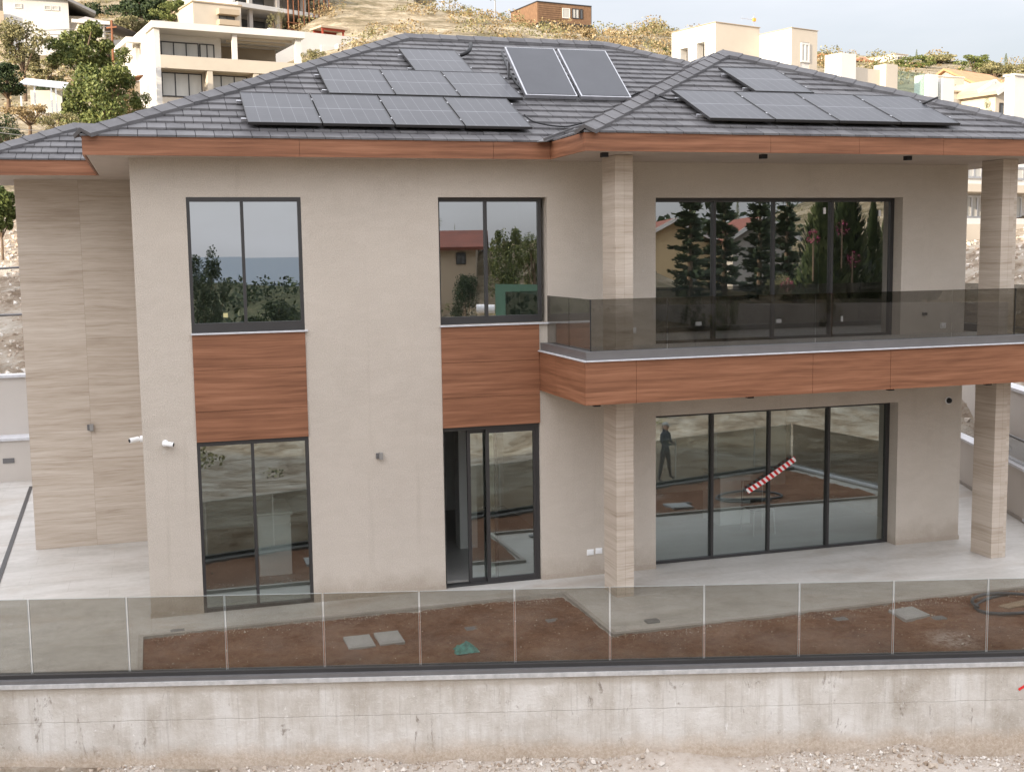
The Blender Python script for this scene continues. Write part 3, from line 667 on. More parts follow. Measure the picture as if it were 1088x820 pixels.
# roof: planes in plan view, each with an eave line, tiled course by course
def clip(poly, a, b, c):   # keep a*x+b*y <= c
    out = []
    for i in range(len(poly)):
        p, q = poly[i], poly[(i+1)%len(poly)]; dp = a*p[0]+b*p[1]-c; dq = a*q[0]+b*q[1]-c
        if dp <= 0: out.append(p)
        if (dp < 0 < dq) or (dq < 0 < dp):
            t = dp/(dp-dq); out.append((p[0]+(q[0]-p[0])*t, p[1]+(q[1]-p[1])*t))
    return out
def roof_plane(mb, deck, O, U, V, poly, over=.03, TW=.24, CE=.272):
    # O eave point, U along eave, V horizontal up-slope direction, poly in (u,v), convex ccw
    O = Vector(O); U = Vector(U); V = Vector(V)
    def P(u, v, l): p = O+U*u+V*v; return Vector((p.x, p.y, ZF+PIT*v+l))
    n = len(poly); top = [P(u, v, 0) for u, v in poly]; bot = [P(u, v, -.07) for u, v in poly]
    deck.add(top+bot, [tuple(range(n)), tuple(range(2*n-1,n-1,-1))]+[(i+n, (i+1)%n+n, (i+1)%n, i) for i in range(n)])
    umin, umax = min(p[0] for p in poly), max(p[0] for p in poly); vmax = max(p[1] for p in poly)
    hp = []
    for i in range(n):
        (x0, y0), (x1, y1) = poly[i], poly[(i+1)%n]; a, b = (y1-y0), -(x1-x0); hp.append((a, b, a*x0+b*y0))
    k = 0; v = -over
    while v < vmax:
        v1 = v+CE; u = umin-random.choice((0, .5))*TW*(k % 2)-.05
        while u < umax:
            q = [(u+.004, v), (u+TW-.004, v), (u+TW-.004, v1), (u+.004, v1)]
            for (a, b, c) in hp:
                if abs(b) > 1e-6 and abs(a) < 1e-6 and b < 0 and abs(c) < 1e-6: continue   # eave edge: overhang
                q = clip(q, a, b, c)
                if len(q) < 3: break
            if len(q) >= 3:
                jl = random.uniform(-.0015, .0015); m_ = len(q)
                def T(p, z0, z1): f_ = (p[1]-v)/CE; return P(p[0], p[1], z0+(z1-z0)*f_+jl)
                A = [T(p, .044, .016) for p in q]; B = [T(p, .018, -.006) for p in q]
                mb.add(A+B, [tuple(range(m_)), tuple(range(2*m_-1,m_-1,-1))]+[(i+m_, (i+1)%m_+m_, (i+1)%m_, i) for i in range(m_)])
            u += TW
        v = v1; k += 1
hw = (10.2-EY)/2; xm0, xm1 = EX, XR2+.15
tiles = MB(); deck = MB()
L = xm1-xm0
# main front plane, cut where the right wing rises out of it
XV = 5.7253; xc2 = (XI+XR2)/2; hr = (XR2-XI)/2
roof_plane(tiles, deck, (xm0,EY,0), (1,0,0), (0,1,0), [(0,0),(XI-xm0,0),(XI-xm0+hr,hr),(hr,hr)])
roof_plane(tiles, deck, (xm0,EY,0), (1,0,0), (0,1,0), [(hr,hr),(L-hr,hr),(L-hw,hw),(hw,hw)])
roof_plane(tiles, deck, (XR2,EY,0), (1,0,0), (0,1,0), [(0,0),(xm1-XR2,0),(xm1-XR2-hr,hr),(-hr,hr)])
# right wing: front hip, left and right slopes
roof_plane(tiles, deck, (XI,EY2,0), (1,0,0), (0,1,0), [(0,0),(XR2-XI,0),(hr,hr)])
yr = EY-EY2
roof_plane(tiles, deck, (XI,EY2,0), (0,-1,0), (1,0,0), [(-(yr),0),(0,0),(-hr,hr),(-(yr+hr),hr)], over=.0)
roof_plane(tiles, deck, (XR2,EY2,0), (0,1,0), (-1,0,0), [(0,0),(yr,0),(yr+hr,hr),(hr,hr)], over=.03)
# left slope, rear slope, right slope of main, and the stone wing's roof
roof_plane(tiles, deck, (EX,EY,0), (0,-1,0), (1,0,0), [(-2*hw,0),(0,0),(-hw,hw)])
roof_plane(tiles, deck, (xm0,10.2,0), (-1,0,0), (0,-1,0), [(-L,0),(0,0),(-hw,hw),(-L+hw,hw)])
roof_plane(tiles, deck, (xm1,EY,0), (0,1,0), (-1,0,0), [(0,0),(2*hw,0),(hw,hw)])
WYB = 6.42; wh = (WYB-WY)/2
roof_plane(tiles, deck, (WX,WY,0), (1,0,0), (0,1,0), [(0,0),(EX-WX,0),(EX-WX+wh,wh),(wh,wh)])
roof_plane(tiles, deck, (WX,WY,0), (0,-1,0), (1,0,0), [(-2*wh,0),(0,0),(-wh,wh)])
roof_plane(tiles, deck, (WX,WYB,0), (-1,0,0), (0,-1,0), [(-(EX-WX)-.0,0),(0,0),(-wh,wh),(-(EX-WX+wh),wh)])
RF = build('roof', deck, plain('roof_deck', (.03,.03,.033), .9), H)
build('roof_tiles', tiles, TILE, RF)
def caps(a, b, n1, n2, step=.32, w=.16):
    a = Vector(a); b = Vector(b); d = b-a; L = d.length; d.normalize(); k = int(L/step); st_ = L/k
    n1 = Vector(n1).normalized(); n2 = Vector(n2).normalized(); nb = (n1+n2).normalized()
    s1 = n1.cross(d).normalized(); s2 = d.cross(n2).normalized()
    if s1.z > 0: s1 = -s1
    if s2.z > 0: s2 = -s2
    for i in range(k):
        p = a+d*(i*st_); q = a+d*((i+1)*st_+.012); lo, hi = .112, .100; t_ = .05
        vs = []
        for (c, l) in ((p, lo), (q, hi)):
            for tt in (0, -t_):
                o_ = c+nb*(l+tt); vs += [o_+s1*w-nb*.035, o_, o_+s2*w-nb*.035]
        # 0-2 top at p, 3-5 bottom at p, 6-8 top at q, 9-11 bottom at q
        yield vs, [(0,1,7,6),(1,2,8,7),(3,9,10,4),(4,10,11,5),(0,3,4,1),(1,4,5,2),(6,7,10,9),(7,8,11,10),(0,6,9,3),(2,5,11,8)]
NS, NE, NW, NN = (0,-PIT,1), (PIT,0,1), (-PIT,0,1), (0,PIT,1)
cm = MB()
def Z(v): return ZF+PIT*v
for args in (((EX,EY,ZF),(EX+hw,EY+hw,Z(hw)),NW,NS), ((EX+hw,EY+hw,Z(hw)),(xm1-hw,EY+hw,Z(hw)),NN,NS), ((xm1,EY,ZF),(xm1-hw,EY+hw,Z(hw)),NS,NE),
    ((XI,EY2,ZF),(xc2,EY2+hr,Z(hr)),NW,NS), ((XR2,EY2,ZF),(xc2,EY2+hr,Z(hr)),NS,NE), ((xc2,EY2+hr,Z(hr)),(xc2,EY+hr,Z(hr)),NW,NE), ((WX,WY,ZF),(WX+wh,WY+wh,Z(wh)),NW,NS), ((WX+wh,WY+wh,Z(wh)),(EX+wh,WY+wh,Z(wh)),NN,NS)):
    cm = MB()
    for vs, fs in caps(*args): cm.add(vs, fs)
    build('ridge_caps', cm, TILE, RF)
# valley gutter ends
m = MB(); g0 = Vector((XI-.02, EY-.05, ZF+.02)); m.bar(g0+Vector((-.16,-.10,-.02)), g0+Vector((.55,.55,.24)), .16, .012); m.bar(g0+Vector((-.14,-.13,.0)), g0+Vector((.5,.42,.22)), .012, .05)
build('valley_gutter', m, GREYMET, RF)
m = MB().box(EX-.06,EX+.1,WY-.05,WY+.04,ZF-.02,ZF+.0); build('gutter_end', m, GREYMET, RF)

# downlights under the soffit and balcony
def downlight(x, y, z, lab):
    t_ = thing('downlight', lab, 'downlight', (x, y, z)); build('housing', MB().box(x-.045,x+.045,y-.045,y+.045,z-.06,z-.0005), BLACK, t_, bevel=.004)
    build('lens', MB().box(x-.03,x+.03,y-.03,y+.03,z-.062,z-.0605), GREYMET, t_)
for x, lab in ((6.10,'black square downlight under the eaves beside the left column'), (8.48,'black square downlight under the eaves above the big upper window'), (10.83,'black square downlight under the eaves above the right end of the upper window')):
    downlight(x, -1.55, ZS, lab)
for x, lab in ((5.9,'black square downlight under the balcony corner beside the left column'), (8.21,'black square downlight under the middle of the balcony'), (10.5,'black square downlight under the balcony above the right end of the lower window'), (12.2,'black square downlight under the balcony beside the right column')):
    downlight(x, -1.72, ZB0+.012, lab)

# ------------------------------------------------------------------ things fixed to the house
def slope_pt(x, y, l=0): return Vector((x, y, ZF+PIT*(y-EY)+l))
def panel(x, y, Y0, w=.985, dy=1.31):
    th = math.atan(PIT); z = ZF+PIT*(y-Y0)+.11; L_ = dy/math.cos(th)-.015
    m = MB().box(0,w,0,.012,-.012,.026).box(0,w,L_-.012,L_,-.012,.026).box(0,.012,.012,L_-.012,-.012,.026).box(w-.012,w,.012,L_-.012,-.012,.026)
    o = build('solar_panel', m, FRAME, H, local=True); o.location = Vector((x, y, z))-wloc(H); o.rotation_euler = (th, 0, 0)
    build('cell_sheet', MB().box(.012,w-.012,.012,L_-.012,0,.022), SOLAR, o, local=True)
    for yy in (.28, L_-.3):
        build('mounting_rail', MB().box(-.07, w+.02, yy-.02, yy+.02, -.055, -.0125), SILVER, o, local=True)
        build('clamp', MB().box(w-.002, w+.017, yy-.02, yy+.02, -.01, .03), SILVER, o, local=True)
for k in range(4): panel(1.545+k*1.003, -.165, EY)
for k in range(3): panel(2.845+k*1.0, 1.195, EY)
panel(4.43, 2.475, EY)
for k in range(4): panel(7.66+k*1.02, -1.54, EY2, w=1.0, dy=1.28)
panel(9.07, -.22, EY2, w=1.0, dy=1.25)
ABS = plain('absorber', (.05,.052,.06), .22, .1, 2, spec=.5)
def collector(x):
    a = slope_pt(x, 1.40, .12); tilt = math.radians(39); Lc = 1.46; w = .86
    o = build('solar_collector', MB().box(0,w,0,Lc,-.07,.0), SILVER, H, local=True, bevel=.006); o.location = a-wloc(H); o.rotation_euler = (tilt, 0, 0)
    build('absorber_glass', MB().box(.025,w-.025,.025,Lc-.025,.0005,.006), ABS, o, local=True)
    im = Matrix.Rotation(-tilt, 3, 'X')
    for xx in (.06, w-.06):
        top_ = Vector((xx, Lc-.12, -.07)); wt = Matrix.Rotation(tilt, 3, 'X') @ top_
        base = Vector((wt.x, wt.y+.05, PIT*(wt.y+.05)-.1)); build('stand', MB().bar(top_, im @ base, .03, .03, Vector((1,0,0))), SILVER, o, local=True)
collector(5.95); collector(6.87)
def cable(name, pts, r, lab, m=BLACK, cat='cable'):
    P_ = [Vector(p) for p in pts]; out = []
    for i in range(len(P_)-1):
        a, b, c, d = P_[max(i-1,0)], P_[i], P_[i+1], P_[min(i+2,len(P_)-1)]
        for k in range(6):
            t_ = k/6; out.append(.5*((2*b)+(c-a)*t_+(2*a-5*b+4*c-d)*t_*t_+(3*b-a-3*c+d)*t_**3))
    out.append(P_[-1]); return tag(build(name, MB().tube(out, r), m, origin=P_[0], smooth=True), lab, cat)
def on_roof(px, py, Y0, l=.1):
    n_ = Vector((0,-PIT,1)); P_ = Vector((0, Y0, ZF+l)); d = ray(px, py); return CAM+d*((P_-CAM).dot(n_)/d.dot(n_))
cable('cable', [on_roof(557,122,EY,.12), on_roof(566,129,EY,.08), on_roof(585,133.5,EY,.07), on_roof(603,134.5,EY,.07), on_roof(618,131,EY,.1)], .012, 'black cable trailing from the lower solar panels to the roof valley')
cable('cable', [on_roof(670,102.5,EY,.1), on_roof(680,98.2,EY,.16), on_roof(690,98.5,EY,.3), on_roof(700,102,EY2,.22), on_roof(709,105.5,EY2,.09), on_roof(719,106,EY2,.08)], .014, 'black cable looping from the collectors over the right hip')
cable('pipe', [on_roof(487.5,59.5,EY,.10), on_roof(493,57.8,EY,.13), on_roof(498,54.5,EY,.17), on_roof(500,50,EY,.2), on_roof(500,47,EY,.2)], .035, 'thick black insulated pipe bending over the main ridge', cat='pipe')
cable('pipe', [on_roof(533,55,EY,.10), on_roof(536,64,EY,.10), on_roof(541,76,EY,.09), on_roof(548,88,EY,.08), on_roof(556,96,EY,.1)], .02, 'black pipe running down beside the left solar collector', cat='pipe')
cable('cable', [on_roof(978,111.5,EY2,.1), on_roof(983,109.5,EY2,.16), on_roof(990,106.4,EY2,.2), on_roof(996,103.8,EY2,.22)], .016, 'short black cable sticking up over the right hip line')
# cameras, lights, sockets
def wall_camera(p, dirv, lab):
    p = Vector(p); dirv = Vector(dirv).normalized(); t_ = thing('security_camera', lab, 'camera', p)
    n_ = Vector((0,-1,0)) if abs(p.y) < .01 else Vector((-1,0,0))
    m = MB().tube([p, p+n_*.04], .045, 16); build('mount', m, WHITE, t_, smooth=False)
    build('arm', MB().tube([p+n_*.04, p+n_*.07+dirv*.02], .018, 10), WHITE, t_)
    c0 = p+n_*.075-dirv*.02; build('camera_body', MB().tube([c0, c0+dirv*.03, c0+dirv*.13], .034, 16), WHITE, t_)
    build('lens', MB().tube([c0+dirv*.125, c0+dirv*.137], .026, 16), BLACK, t_)
wall_camera((.29,0,2.42), (.95,-.3,-.12), 'white bullet security camera on the front of the left pier')
wall_camera((0,.25,2.46), (-.9,-.45,-.1), 'white bullet security camera sticking out from the left corner of the house')
p = Vector((12.81,0,2.38)); t_ = thing('dome_camera', 'small white dome camera high on the wall beside the right column', 'camera', p)
build('base', MB().tube([p, p+Vector((0,-.03,0))], .06, 18), WHITE, t_)
pts = [p+Vector((0,-.03-.05*math.sin(a), 0)) for a in (0,.4,.8,1.2,1.55)]
m = MB(); n = 14; rings = []
for k, a in enumerate((0,.4,.8,1.2,1.5)): rings.append([p+Vector((.05*math.cos(a)*math.cos(2*math.pi*j/n), -.0305-.055*math.sin(a), .05*math.cos(a)*math.sin(2*math.pi*j/n))) for j in range(n)])
vs = [v for q in rings for v in q]; fs = [(i*n+j, i*n+(j+1)%n, (i+1)*n+(j+1)%n, (i+1)*n+j) for i in range(4) for j in range(n)]+[tuple(4*n+j for j in range(n))]
build('dome', MB().add(vs, fs), BLACK, t_, smooth=True)
p = Vector((3.22,0,2.06)); t_ = thing('wall_light', 'small grey up and down wall light on the render between the two window columns', 'wall light', p)
build('body', MB().box(3.215,3.265,-.075,-.02,2.01,2.11), LAMPM, t_, bevel=.004); build('back_plate', MB().box(3.175,3.214,-.02,-.0005,2.02,2.10), GREYMET, t_)
p = Vector((-.91,4.69,2.06)); t_ = thing('wall_light', 'small grey wall light on the stone clad wing', 'wall light', p)
build('body', MB().box(-.92,-.855,4.61,4.66,2.0,2.12), LAMPM, t_, bevel=.004); build('back_plate', MB().box(-.96,-.90,4.661,4.6895,2.01,2.11), GREYMET, t_)
def socket(x, z, y, lab, w=.055, h=.045):
    t_ = thing('wall_socket', lab, 'socket', (x, y, z)); build('plate', MB().box(x-w,x+w,y-.012,y-.0005,z-h,z+h), WHITE, t_, bevel=.003)
    build('cover', MB().box(x-w*.7,x+w*.7,y-.022,y-.0125,z-h*.6,z+h*.7), WHITE, t_, bevel=.003)
socket(6.44, .36, 0, 'left one of two white sockets low on the wall left of the column'); socket(6.58, .37, 0, 'right one of two white sockets low on the wall left of the column')
socket(7.15, 3.73, 0, 'white socket on the upper wall behind the balcony glass near the left column'); socket(12.67, 3.63, 0, 'white socket on the upper wall behind the balcony glass near the right column')
t_ = thing('wall_light', 'small dark wall lamp low on the upper wall behind the balcony glass', 'wall light', (12.3,0,3.84)); build('body', MB().box(12.26,12.34,-.05,-.0005,3.81,3.86), GREYMET, t_, bevel=.006); build('lens', MB().box(12.275,12.325,-.054,-.0505,3.82,3.85), BLACK, t_)
for x, z, w, h, lab in ((8.37,3.78,.05,.03,'white sticker on the left leaf of the big upper window'), (9.78,3.78,.045,.03,'white sticker tilted on the third leaf of the big upper window, behind the glass railing'), (10.93,3.78,.02,.045,'upright white sticker on the right leaf of the big upper window, behind the glass railing'),
    (10.58,5.52,.022,.05,'white sticker at the top of the third leaf of the big upper window'), (11.6,5.48,.022,.05,'white sticker at the top right of the big upper window')):
    tag(build('sticker', MB().box(x-w,x+w,.252,.2535,z-h,z+h), WHITE, origin=(x,.25,z)), lab, 'sticker')
tag(build('sticker', MB().box(1.13,1.19,.025,.027,4.10,4.16), plain('yellow_sticker', (.55,.5,.25), .6), origin=(1.16,.03,4.1)), 'pale yellow sticker in the lower left pane of the left upper window', 'sticker')
# barrier tape stuck diagonally on the lower window
t = NT('barrier_stripes'); g = t.n('ShaderNodeTexCoord'); sx_ = t.n('ShaderNodeSeparateXYZ', inp={0: g.outputs['Object']})
fr_ = t.math('GREATER_THAN', t.math('FRACT', t.math('MULTIPLY', t.math('ADD', sx_.outputs[0], sx_.outputs[2]), 8.6)), .5)
TAPE = t.pr(t.mix(fr_, (.80,.80,.80), (.62,.02,.02)), .5)
a = Vector((9.215,.215,1.06)); b = Vector((10.08,.215,1.54)); mm = MB(); n = 14; prev = None
for k in range(n+1):
    f = k/n; q = a.lerp(b, f)+Vector((0,-.006-.01*math.sin(f*math.pi), -.012*math.sin(f*math.pi))); d_ = Vector((-.45,0,.9)).normalized()*.045
    mm.v += [q-d_, q+d_, q-d_-Vector((0,.002,0)), q+d_-Vector((0,.002,0))]
for k in range(n):
    i = k*4; mm.f += [(i,i+1,i+5,i+4),(i+2,i+6,i+7,i+3),(i+1,i+3,i+7,i+5),(i,i+4,i+6,i+2)]
tag(build('barrier_tape', mm, TAPE, origin=a), 'red and white striped barrier tape stuck diagonally across the lower window', 'tape')

# interior things seen through the lower glass
def counter(x0, x1, y0, y1, h, lab, topm=None):
    t_ = thing('kitchen_counter', lab, 'counter', ((x0+x1)/2, (y0+y1)/2, .012))
    build('cabinet', MB().box(x0,x1,y0,y1,.012,h-.04), WHITE, t_, bevel=.006); build('worktop', MB().box(x0-.03,x1+.03,y0-.03,y1+.03,h-.039,h), topm or PLASTER, t_, bevel=.006)
    m = MB()
    for k in range(3): m.box(x0+.05, x1-.05, y0-.012, y0-.001, .1+k*.25, .32+k*.25)
    build('drawer', m, WHITE, t_)
counter(9.75, 10.35, 2.2, 2.9, .92, 'white cabinet inside behind the lower window below the striped tape')
counter(3.9, 4.35, .9, 2.2, .95, 'white counter standing just inside the open sliding door')
counter(1.6, 2.1, 1.6, 2.6, 1.0, 'white cabinet inside behind the left lower glass door')
cx, cy = 10.15, 1.55
t_ = thing('chair', 'grey chair with shiny metal legs inside behind the lower window', 'chair', (cx, cy, .012))
build('seat', MB().box(cx-.22,cx+.22,cy-.22,cy+.22,.44,.48), GREYMET, t_, bevel=.01); build('backrest', MB().box(cx-.21,cx+.21,cy+.2,cy+.23,.55,.9), GREYMET, t_, bevel=.01)
for a_ in (-1,1):
    for b_ in (-1,1): build('leg', MB().tube([(cx+a_*.19, cy+b_*.2, .44 if b_ < 0 else .9), (cx+a_*.21, cy+b_*.23, .012)], .012), SILVER, t_)

# ------------------------------------------------------------------ vegetation
def leaves(mb, c, rad, n, ls, rnd, up=.0):
    c = Vector(c); 
    for _ in range(n):
        d = Vector((rnd.gauss(0,1), rnd.gauss(0,1), rnd.gauss(0,1))).normalized(); k = rnd.uniform(.35, 1)**.6
        p = c+Vector((d.x*rad[0], d.y*rad[1], d.z*rad[2]))*k
        a = Vector((rnd.gauss(0,1), rnd.gauss(0,1), rnd.gauss(0,1))).normalized(); b = a.cross(Vector((rnd.random(), rnd.random(), rnd.random()))).normalized()
        s = ls*rnd.uniform(.6, 1.3)
        mb.add([p-a*s*.5, p+b*s*.32, p+a*s*.5, p-b*s*.32], [(0,1,2,3)])
def crown(mb, rnd, c, R_, H_, blobs, n, ls):
    c = Vector(c); tips = []
    for k in range(blobs):
        a = rnd.uniform(0, 6.28); el = rnd.uniform(-.75, 1); rr_ = rnd.uniform(.25, .98)
        q = c+Vector((math.cos(a)*R_*rr_*math.sqrt(max(0,1-el*el*.7)), math.sin(a)*R_*rr_*math.sqrt(max(0,1-el*el*.7)), el*H_*.75)); s = rnd.uniform(.16, .42)
        leaves(mb, q, (R_*s, R_*s, H_*s*.75), n//blobs, ls, rnd); tips.append(q)
    return tips
def tree(label, loc, h, r, leaf=LEAF, seed=1, trunk=.35, n=2600, ls=None, blobs=26, name='broadleaf_tree', cat='tree', group=None):
    rnd = random.Random(seed); ls = ls or r*.095; n = int(n*1.7)
    t_ = thing(name, label, cat, loc, 0, group); mb = MB(); ch = h*(1-trunk)/2
    tips = crown(mb, rnd, (0,0,h-ch), r, ch*1.05, blobs, n, ls); build('crown', mb, leaf, t_, local=True)
    tm = MB().tube([(0,0,-.5),(r*.03,0,h*trunk*.5),(0,r*.04,h*trunk),(0,0,h-ch)], r*.085, 8, r*.04)
    for q in tips[:7]: tm.tube([(0,0,h*trunk*.8), q*.6+Vector((0,0,h*trunk*.4)), q], r*.035, 6, r*.01)
    build('trunk', tm, BARK, t_, local=True); return t_
def shrub(label, loc, h, r, leaf=OLIVE, seed=1, n=700, group=None, name='shrub'):
    rnd = random.Random(seed); t_ = thing(name, label, 'shrub', loc, 0, group); mb = MB()
    crown(mb, rnd, (0,0,h*.5), r, h*.5, 7, n, r*.17); build('crown', mb, leaf, t_, local=True)
    tm = MB()
    for k in range(4):
        a = rnd.uniform(0,6.28); tm.tube([(0,0,-.2),(math.cos(a)*r*.4, math.sin(a)*r*.4, h*.6)], r*.04, 5, r*.015)
    build('stem', tm, BARK, t_, local=True); return t_
def cypress(label, loc, h, r, seed=1, leaf=DARKLEAF, group=None, n=2600):
    rnd = random.Random(seed); t_ = thing('cypress_tree', label, 'tree', loc, 0, group); mb = MB()
    for k in range(n):
        z = rnd.uniform(.06, 1)*h; f = math.sin(min(1, (1-z/h)*1.25+.02)*math.pi*.5)**.8*min(1, .45+z/h*2.5); a = rnd.uniform(0,6.28)
        q = r*f*rnd.uniform(.5,1.0)*(1+.22*math.sin(a*3+z*2+seed)); p = Vector((math.cos(a)*q, math.sin(a)*q, z)); s = r*.28*rnd.uniform(.6,1.3)
        d = Vector((math.cos(a)*.5, math.sin(a)*.5, 1)).normalized(); e = Vector((-math.sin(a), math.cos(a), rnd.uniform(-.3,.3)))
        mb.add([p-d*s*.5, p+e*s*.25, p+d*s*.6, p-e*s*.25], [(0,1,2,3)])
    build('crown', mb, leaf, t_, local=True); build('trunk', MB().tube([(0,0,-.5),(0,0,h*.9)], r*.15, 7, r*.02), BARK, t_, local=True); return t_
def norfolk(label, loc, h, r, seed=1, group=None):
    rnd = random.Random(seed); t_ = thing('pine_tree', label, 'tree', loc, 0, group); mb = MB(); tm = MB().tube([(0,0,-.5),(0,0,h)], .2, 8, .03); z = h*.12
    while z < h*.99:
        L_ = r*(1-z/h)**.75*rnd.uniform(.85,1.1)+.25; nb = 7; a0 = rnd.uniform(0,6)
        for k in range(nb):
            a = a0+k*2*math.pi/nb+rnd.uniform(-.2,.2); LL = L_*rnd.uniform(.5,1.15)
            zj = z; z = zj+rnd.uniform(-.3,.3); dr = rnd.uniform(-.08,.22); q = Vector((math.cos(a)*LL, math.sin(a)*LL, z+LL*dr)); tm.tube([(0,0,z),(q.x*.6,q.y*.6,z+LL*dr*.3),q], .035, 5, .012)
            m_ = int(LL*60)
            for j in range(m_):
                f = .12+.88*(j+rnd.random())/m_; c = Vector((q.x*f, q.y*f, z+LL*dr*f*f+rnd.uniform(-.08,.08))); w = .42*(1-.5*f)*rnd.uniform(.5,1.2)
                sd_ = Vector((-math.sin(a), math.cos(a), 0)); sgn = rnd.choice((-1,1))
                d = (sd_*sgn*rnd.uniform(.3,1.1)+Vector((math.cos(a),math.sin(a),0))*.7+Vector((0,0,rnd.uniform(-.35,.55)))).normalized(); e = d.cross(Vector((0,0,1))).normalized()*.03+Vector((0,0,.03))
                mb.add([c-e, c+d*w*.6-e*.9, c+d*w, c+d*w*.6+e*.9, c+e], [(0,1,2,3,4)])
            z = zj
        z += max(.26, .42*(1-z/h)+.16)*rnd.uniform(.7,1.3)
    build('crown', mb, DARKLEAF, t_, local=True); build('trunk', tm, BARK, t_, local=True); return t_
def palm(label, loc, h, L_, seed=1):
    rnd = random.Random(seed); t_ = thing('palm_tree', label, 'tree', loc); mb = MB()
    for k in range(34):
        a = rnd.uniform(0,6.28); el = rnd.uniform(-.5,1.1); prev = Vector((0,0,h)); d = Vector((math.cos(a)*math.cos(el), math.sin(a)*math.cos(el), math.sin(el)))
        for j in range(9):
            nx_ = prev+d*(L_/9); s = d.cross(Vector((0,0,1))).normalized(); w = .10*L_*(1-j/10)
            for sg in (-1,1): mb.add([prev, prev+s*sg*w*2.0+d*w*.8-Vector((0,0,w*.8)), prev+d*L_*.05], [(0,1,2)]); mb.add([prev+d*L_*.05, prev+s*sg*w*1.8+d*(w+L_*.05)-Vector((0,0,w)), nx_], [(0,1,2)])
            prev = nx_; d = (d-Vector((0,0,.16))).normalized()
    build('frond', mb, LEAF, t_, local=True); build('trunk', MB().tube([(0,0,-.5),(.05,0,h*.5),(0,0,h)], .2, 9, .16), BARK, t_, local=True)

# ------------------------------------------------------------------ buildings beyond
def wins(mb_list, t_, face, boxes, inset=.12, frame_m=None, glass_m=None):
    pass
class Bld:
    def __init__(s, label, px, py, D, rot, cat='building', name='hillside_house', at_mirror=False, group=None, P=None):
        P = P or at(px, py, D)
        s.P = P; s.t = thing(name, label, cat, P, rot, group); s.rot = rot
        s.X = Vector((math.cos(rot), math.sin(rot), 0)); s.Y = Vector((-math.sin(rot), math.cos(rot), 0))
    def len_px(s, px, o=(0,0), axis='X', sign=1):   # length along local axis reaching image column px
        A = s.P+s.X*o[0]+s.Y*o[1]; d = (s.X if axis == 'X' else s.Y)*sign; lo, hi = 0, 200
        best = 0
        for k in range(4000):
            p = A+d*(k*.02)-CAM; q = 544+F*p.dot(rt)/p.dot(fw)
            if (q-px)*(q0-px if k else 1) < 0 and k: return k*.02
            q0 = q
        return 5
    def part(s, name, mb, m, parent=None): return build(name, mb, m, parent or s.t, local=True)
    def win(s, x0, x1, z0, z1, y=0, n=2, face='Y', door=False, gm=None, fm=None):
        # face Y: on plane y; face X: on plane x=y, spans x0..x1 in y
        f = MB(); g = MB(); w = .07; dpt = .06
        def bx_(mb, a, b, c, d, e0, e1):
            if face == 'Y': mb.box(a, b, y-e1, y-e0, c, d)
            else: mb.box(y-e1, y-e0, a, b, c, d)
        bx_(f, x0, x1, z1-w, z1, .005, dpt); bx_(f, x0, x1, z0, z0+w, .005, dpt)
        for k in range(n+1):
            c = x0+(x1-x0)*k/n; c = min(max(c, x0+w/2), x1-w/2); bx_(f, c-w/2, c+w/2, z0+w, z1-w, .005, dpt)
        bx_(g, x0+w*.5, x1-w*.5, z0+w*.5, z1-w*.5, .004, .03)
        o = s.part('door' if door else 'window', f, fm or FRAME); s.part('glass', g, gm or DARKG, o)
def m_darkglass(name, c, r=.15):
    t = NT(name); return t.pr(t.mix(t.noise(t.pos((1,1,.3)), 1.2, 3), sc(c,.7), sc(c,1.4)), r, None, .6)
DARKG = m_darkglass('distant_window_glass', (.10,.105,.11)); CURT = m_darkglass('curtained_glass', (.42,.41,.38))

# 1 villa with two storeys of curtained windows
V = Bld('cream two storey villa with deep flat roof and long balcony band on the left hillside', 173, 122, 76, R(11), 'villa')
def vz(py): return (122-py)*76/F
wd = V.len_px(323); zr, zs_ = vz(26), vz(33.0); z1a, z1b = vz(62), vz(73.5)
V.part('body', MB().box(-.6,wd-.3,1.9,11,-5,z1a+.01).box(-.6,wd*.47,1.9,11,z1a+.01,zs_), BGWHITE)
V.part('side_wall', MB().box(-.35,0,-.1,11,-5,zr-.25), BGWHITE)
V.part('roof', MB().box(-.5,wd+.15,-.3,11.3,zs_,zr), BGWHITE)
V.part('balcony_band', MB().box(0,wd,-.1,1.88,z1b,z1a+.05).box(0,wd,-.1,.06,z1a+.05,z1a+.12), BGCREAM)
V.part('ground_band', MB().box(0,wd,-.1,1.88,-.4,vz(104)), BGCREAM)
V.part('column', MB().box(wd-.45,wd-.05,-.05,.3,z1a,zs_), BGWHITE); V.part('column', MB().box(wd*.50,wd*.50+.3,-.05,.3,z1a,zs_), BGWHITE)
V.part('column', MB().box(wd*.315,wd*.315+.35,-.05,1.85,vz(104),z1b), BGCREAM); V.part('column', MB().box(wd*.64,wd*.64+.35,-.05,1.85,vz(104),z1b), BGCREAM)
V.part('roof_beam', MB().box(wd*.52,wd-.4,.9,1.0,zs_-.16,zs_-.01).box(wd*.52,wd-.4,2.3,2.4,zs_-.16,zs_-.01).box(wd*.52,wd-.4,3.7,3.8,zs_-.16,zs_-.01), BGCREAM)
V.part('rear_wall', MB().box(wd*.47,wd-.3,5.0,5.2,z1a,zs_), BGTAN)
V.win(.45, wd*.215+.9, z1a+.1, zs_-.45, 1.88, 3, gm=CURT); V.win(wd*.215+.95, wd*.42, z1a+.1, zs_-.45, 1.88, 2, gm=CURT)
V.win(.2, wd*.3, vz(101), z1b-.12, .9, 3, gm=CURT); V.win(wd*.34, wd*.62, vz(101), z1b-.12, .9, 3, gm=CURT); V.win(wd*.67, wd*.95, vz(101), z1b-.12, .9, 3, gm=CURT)
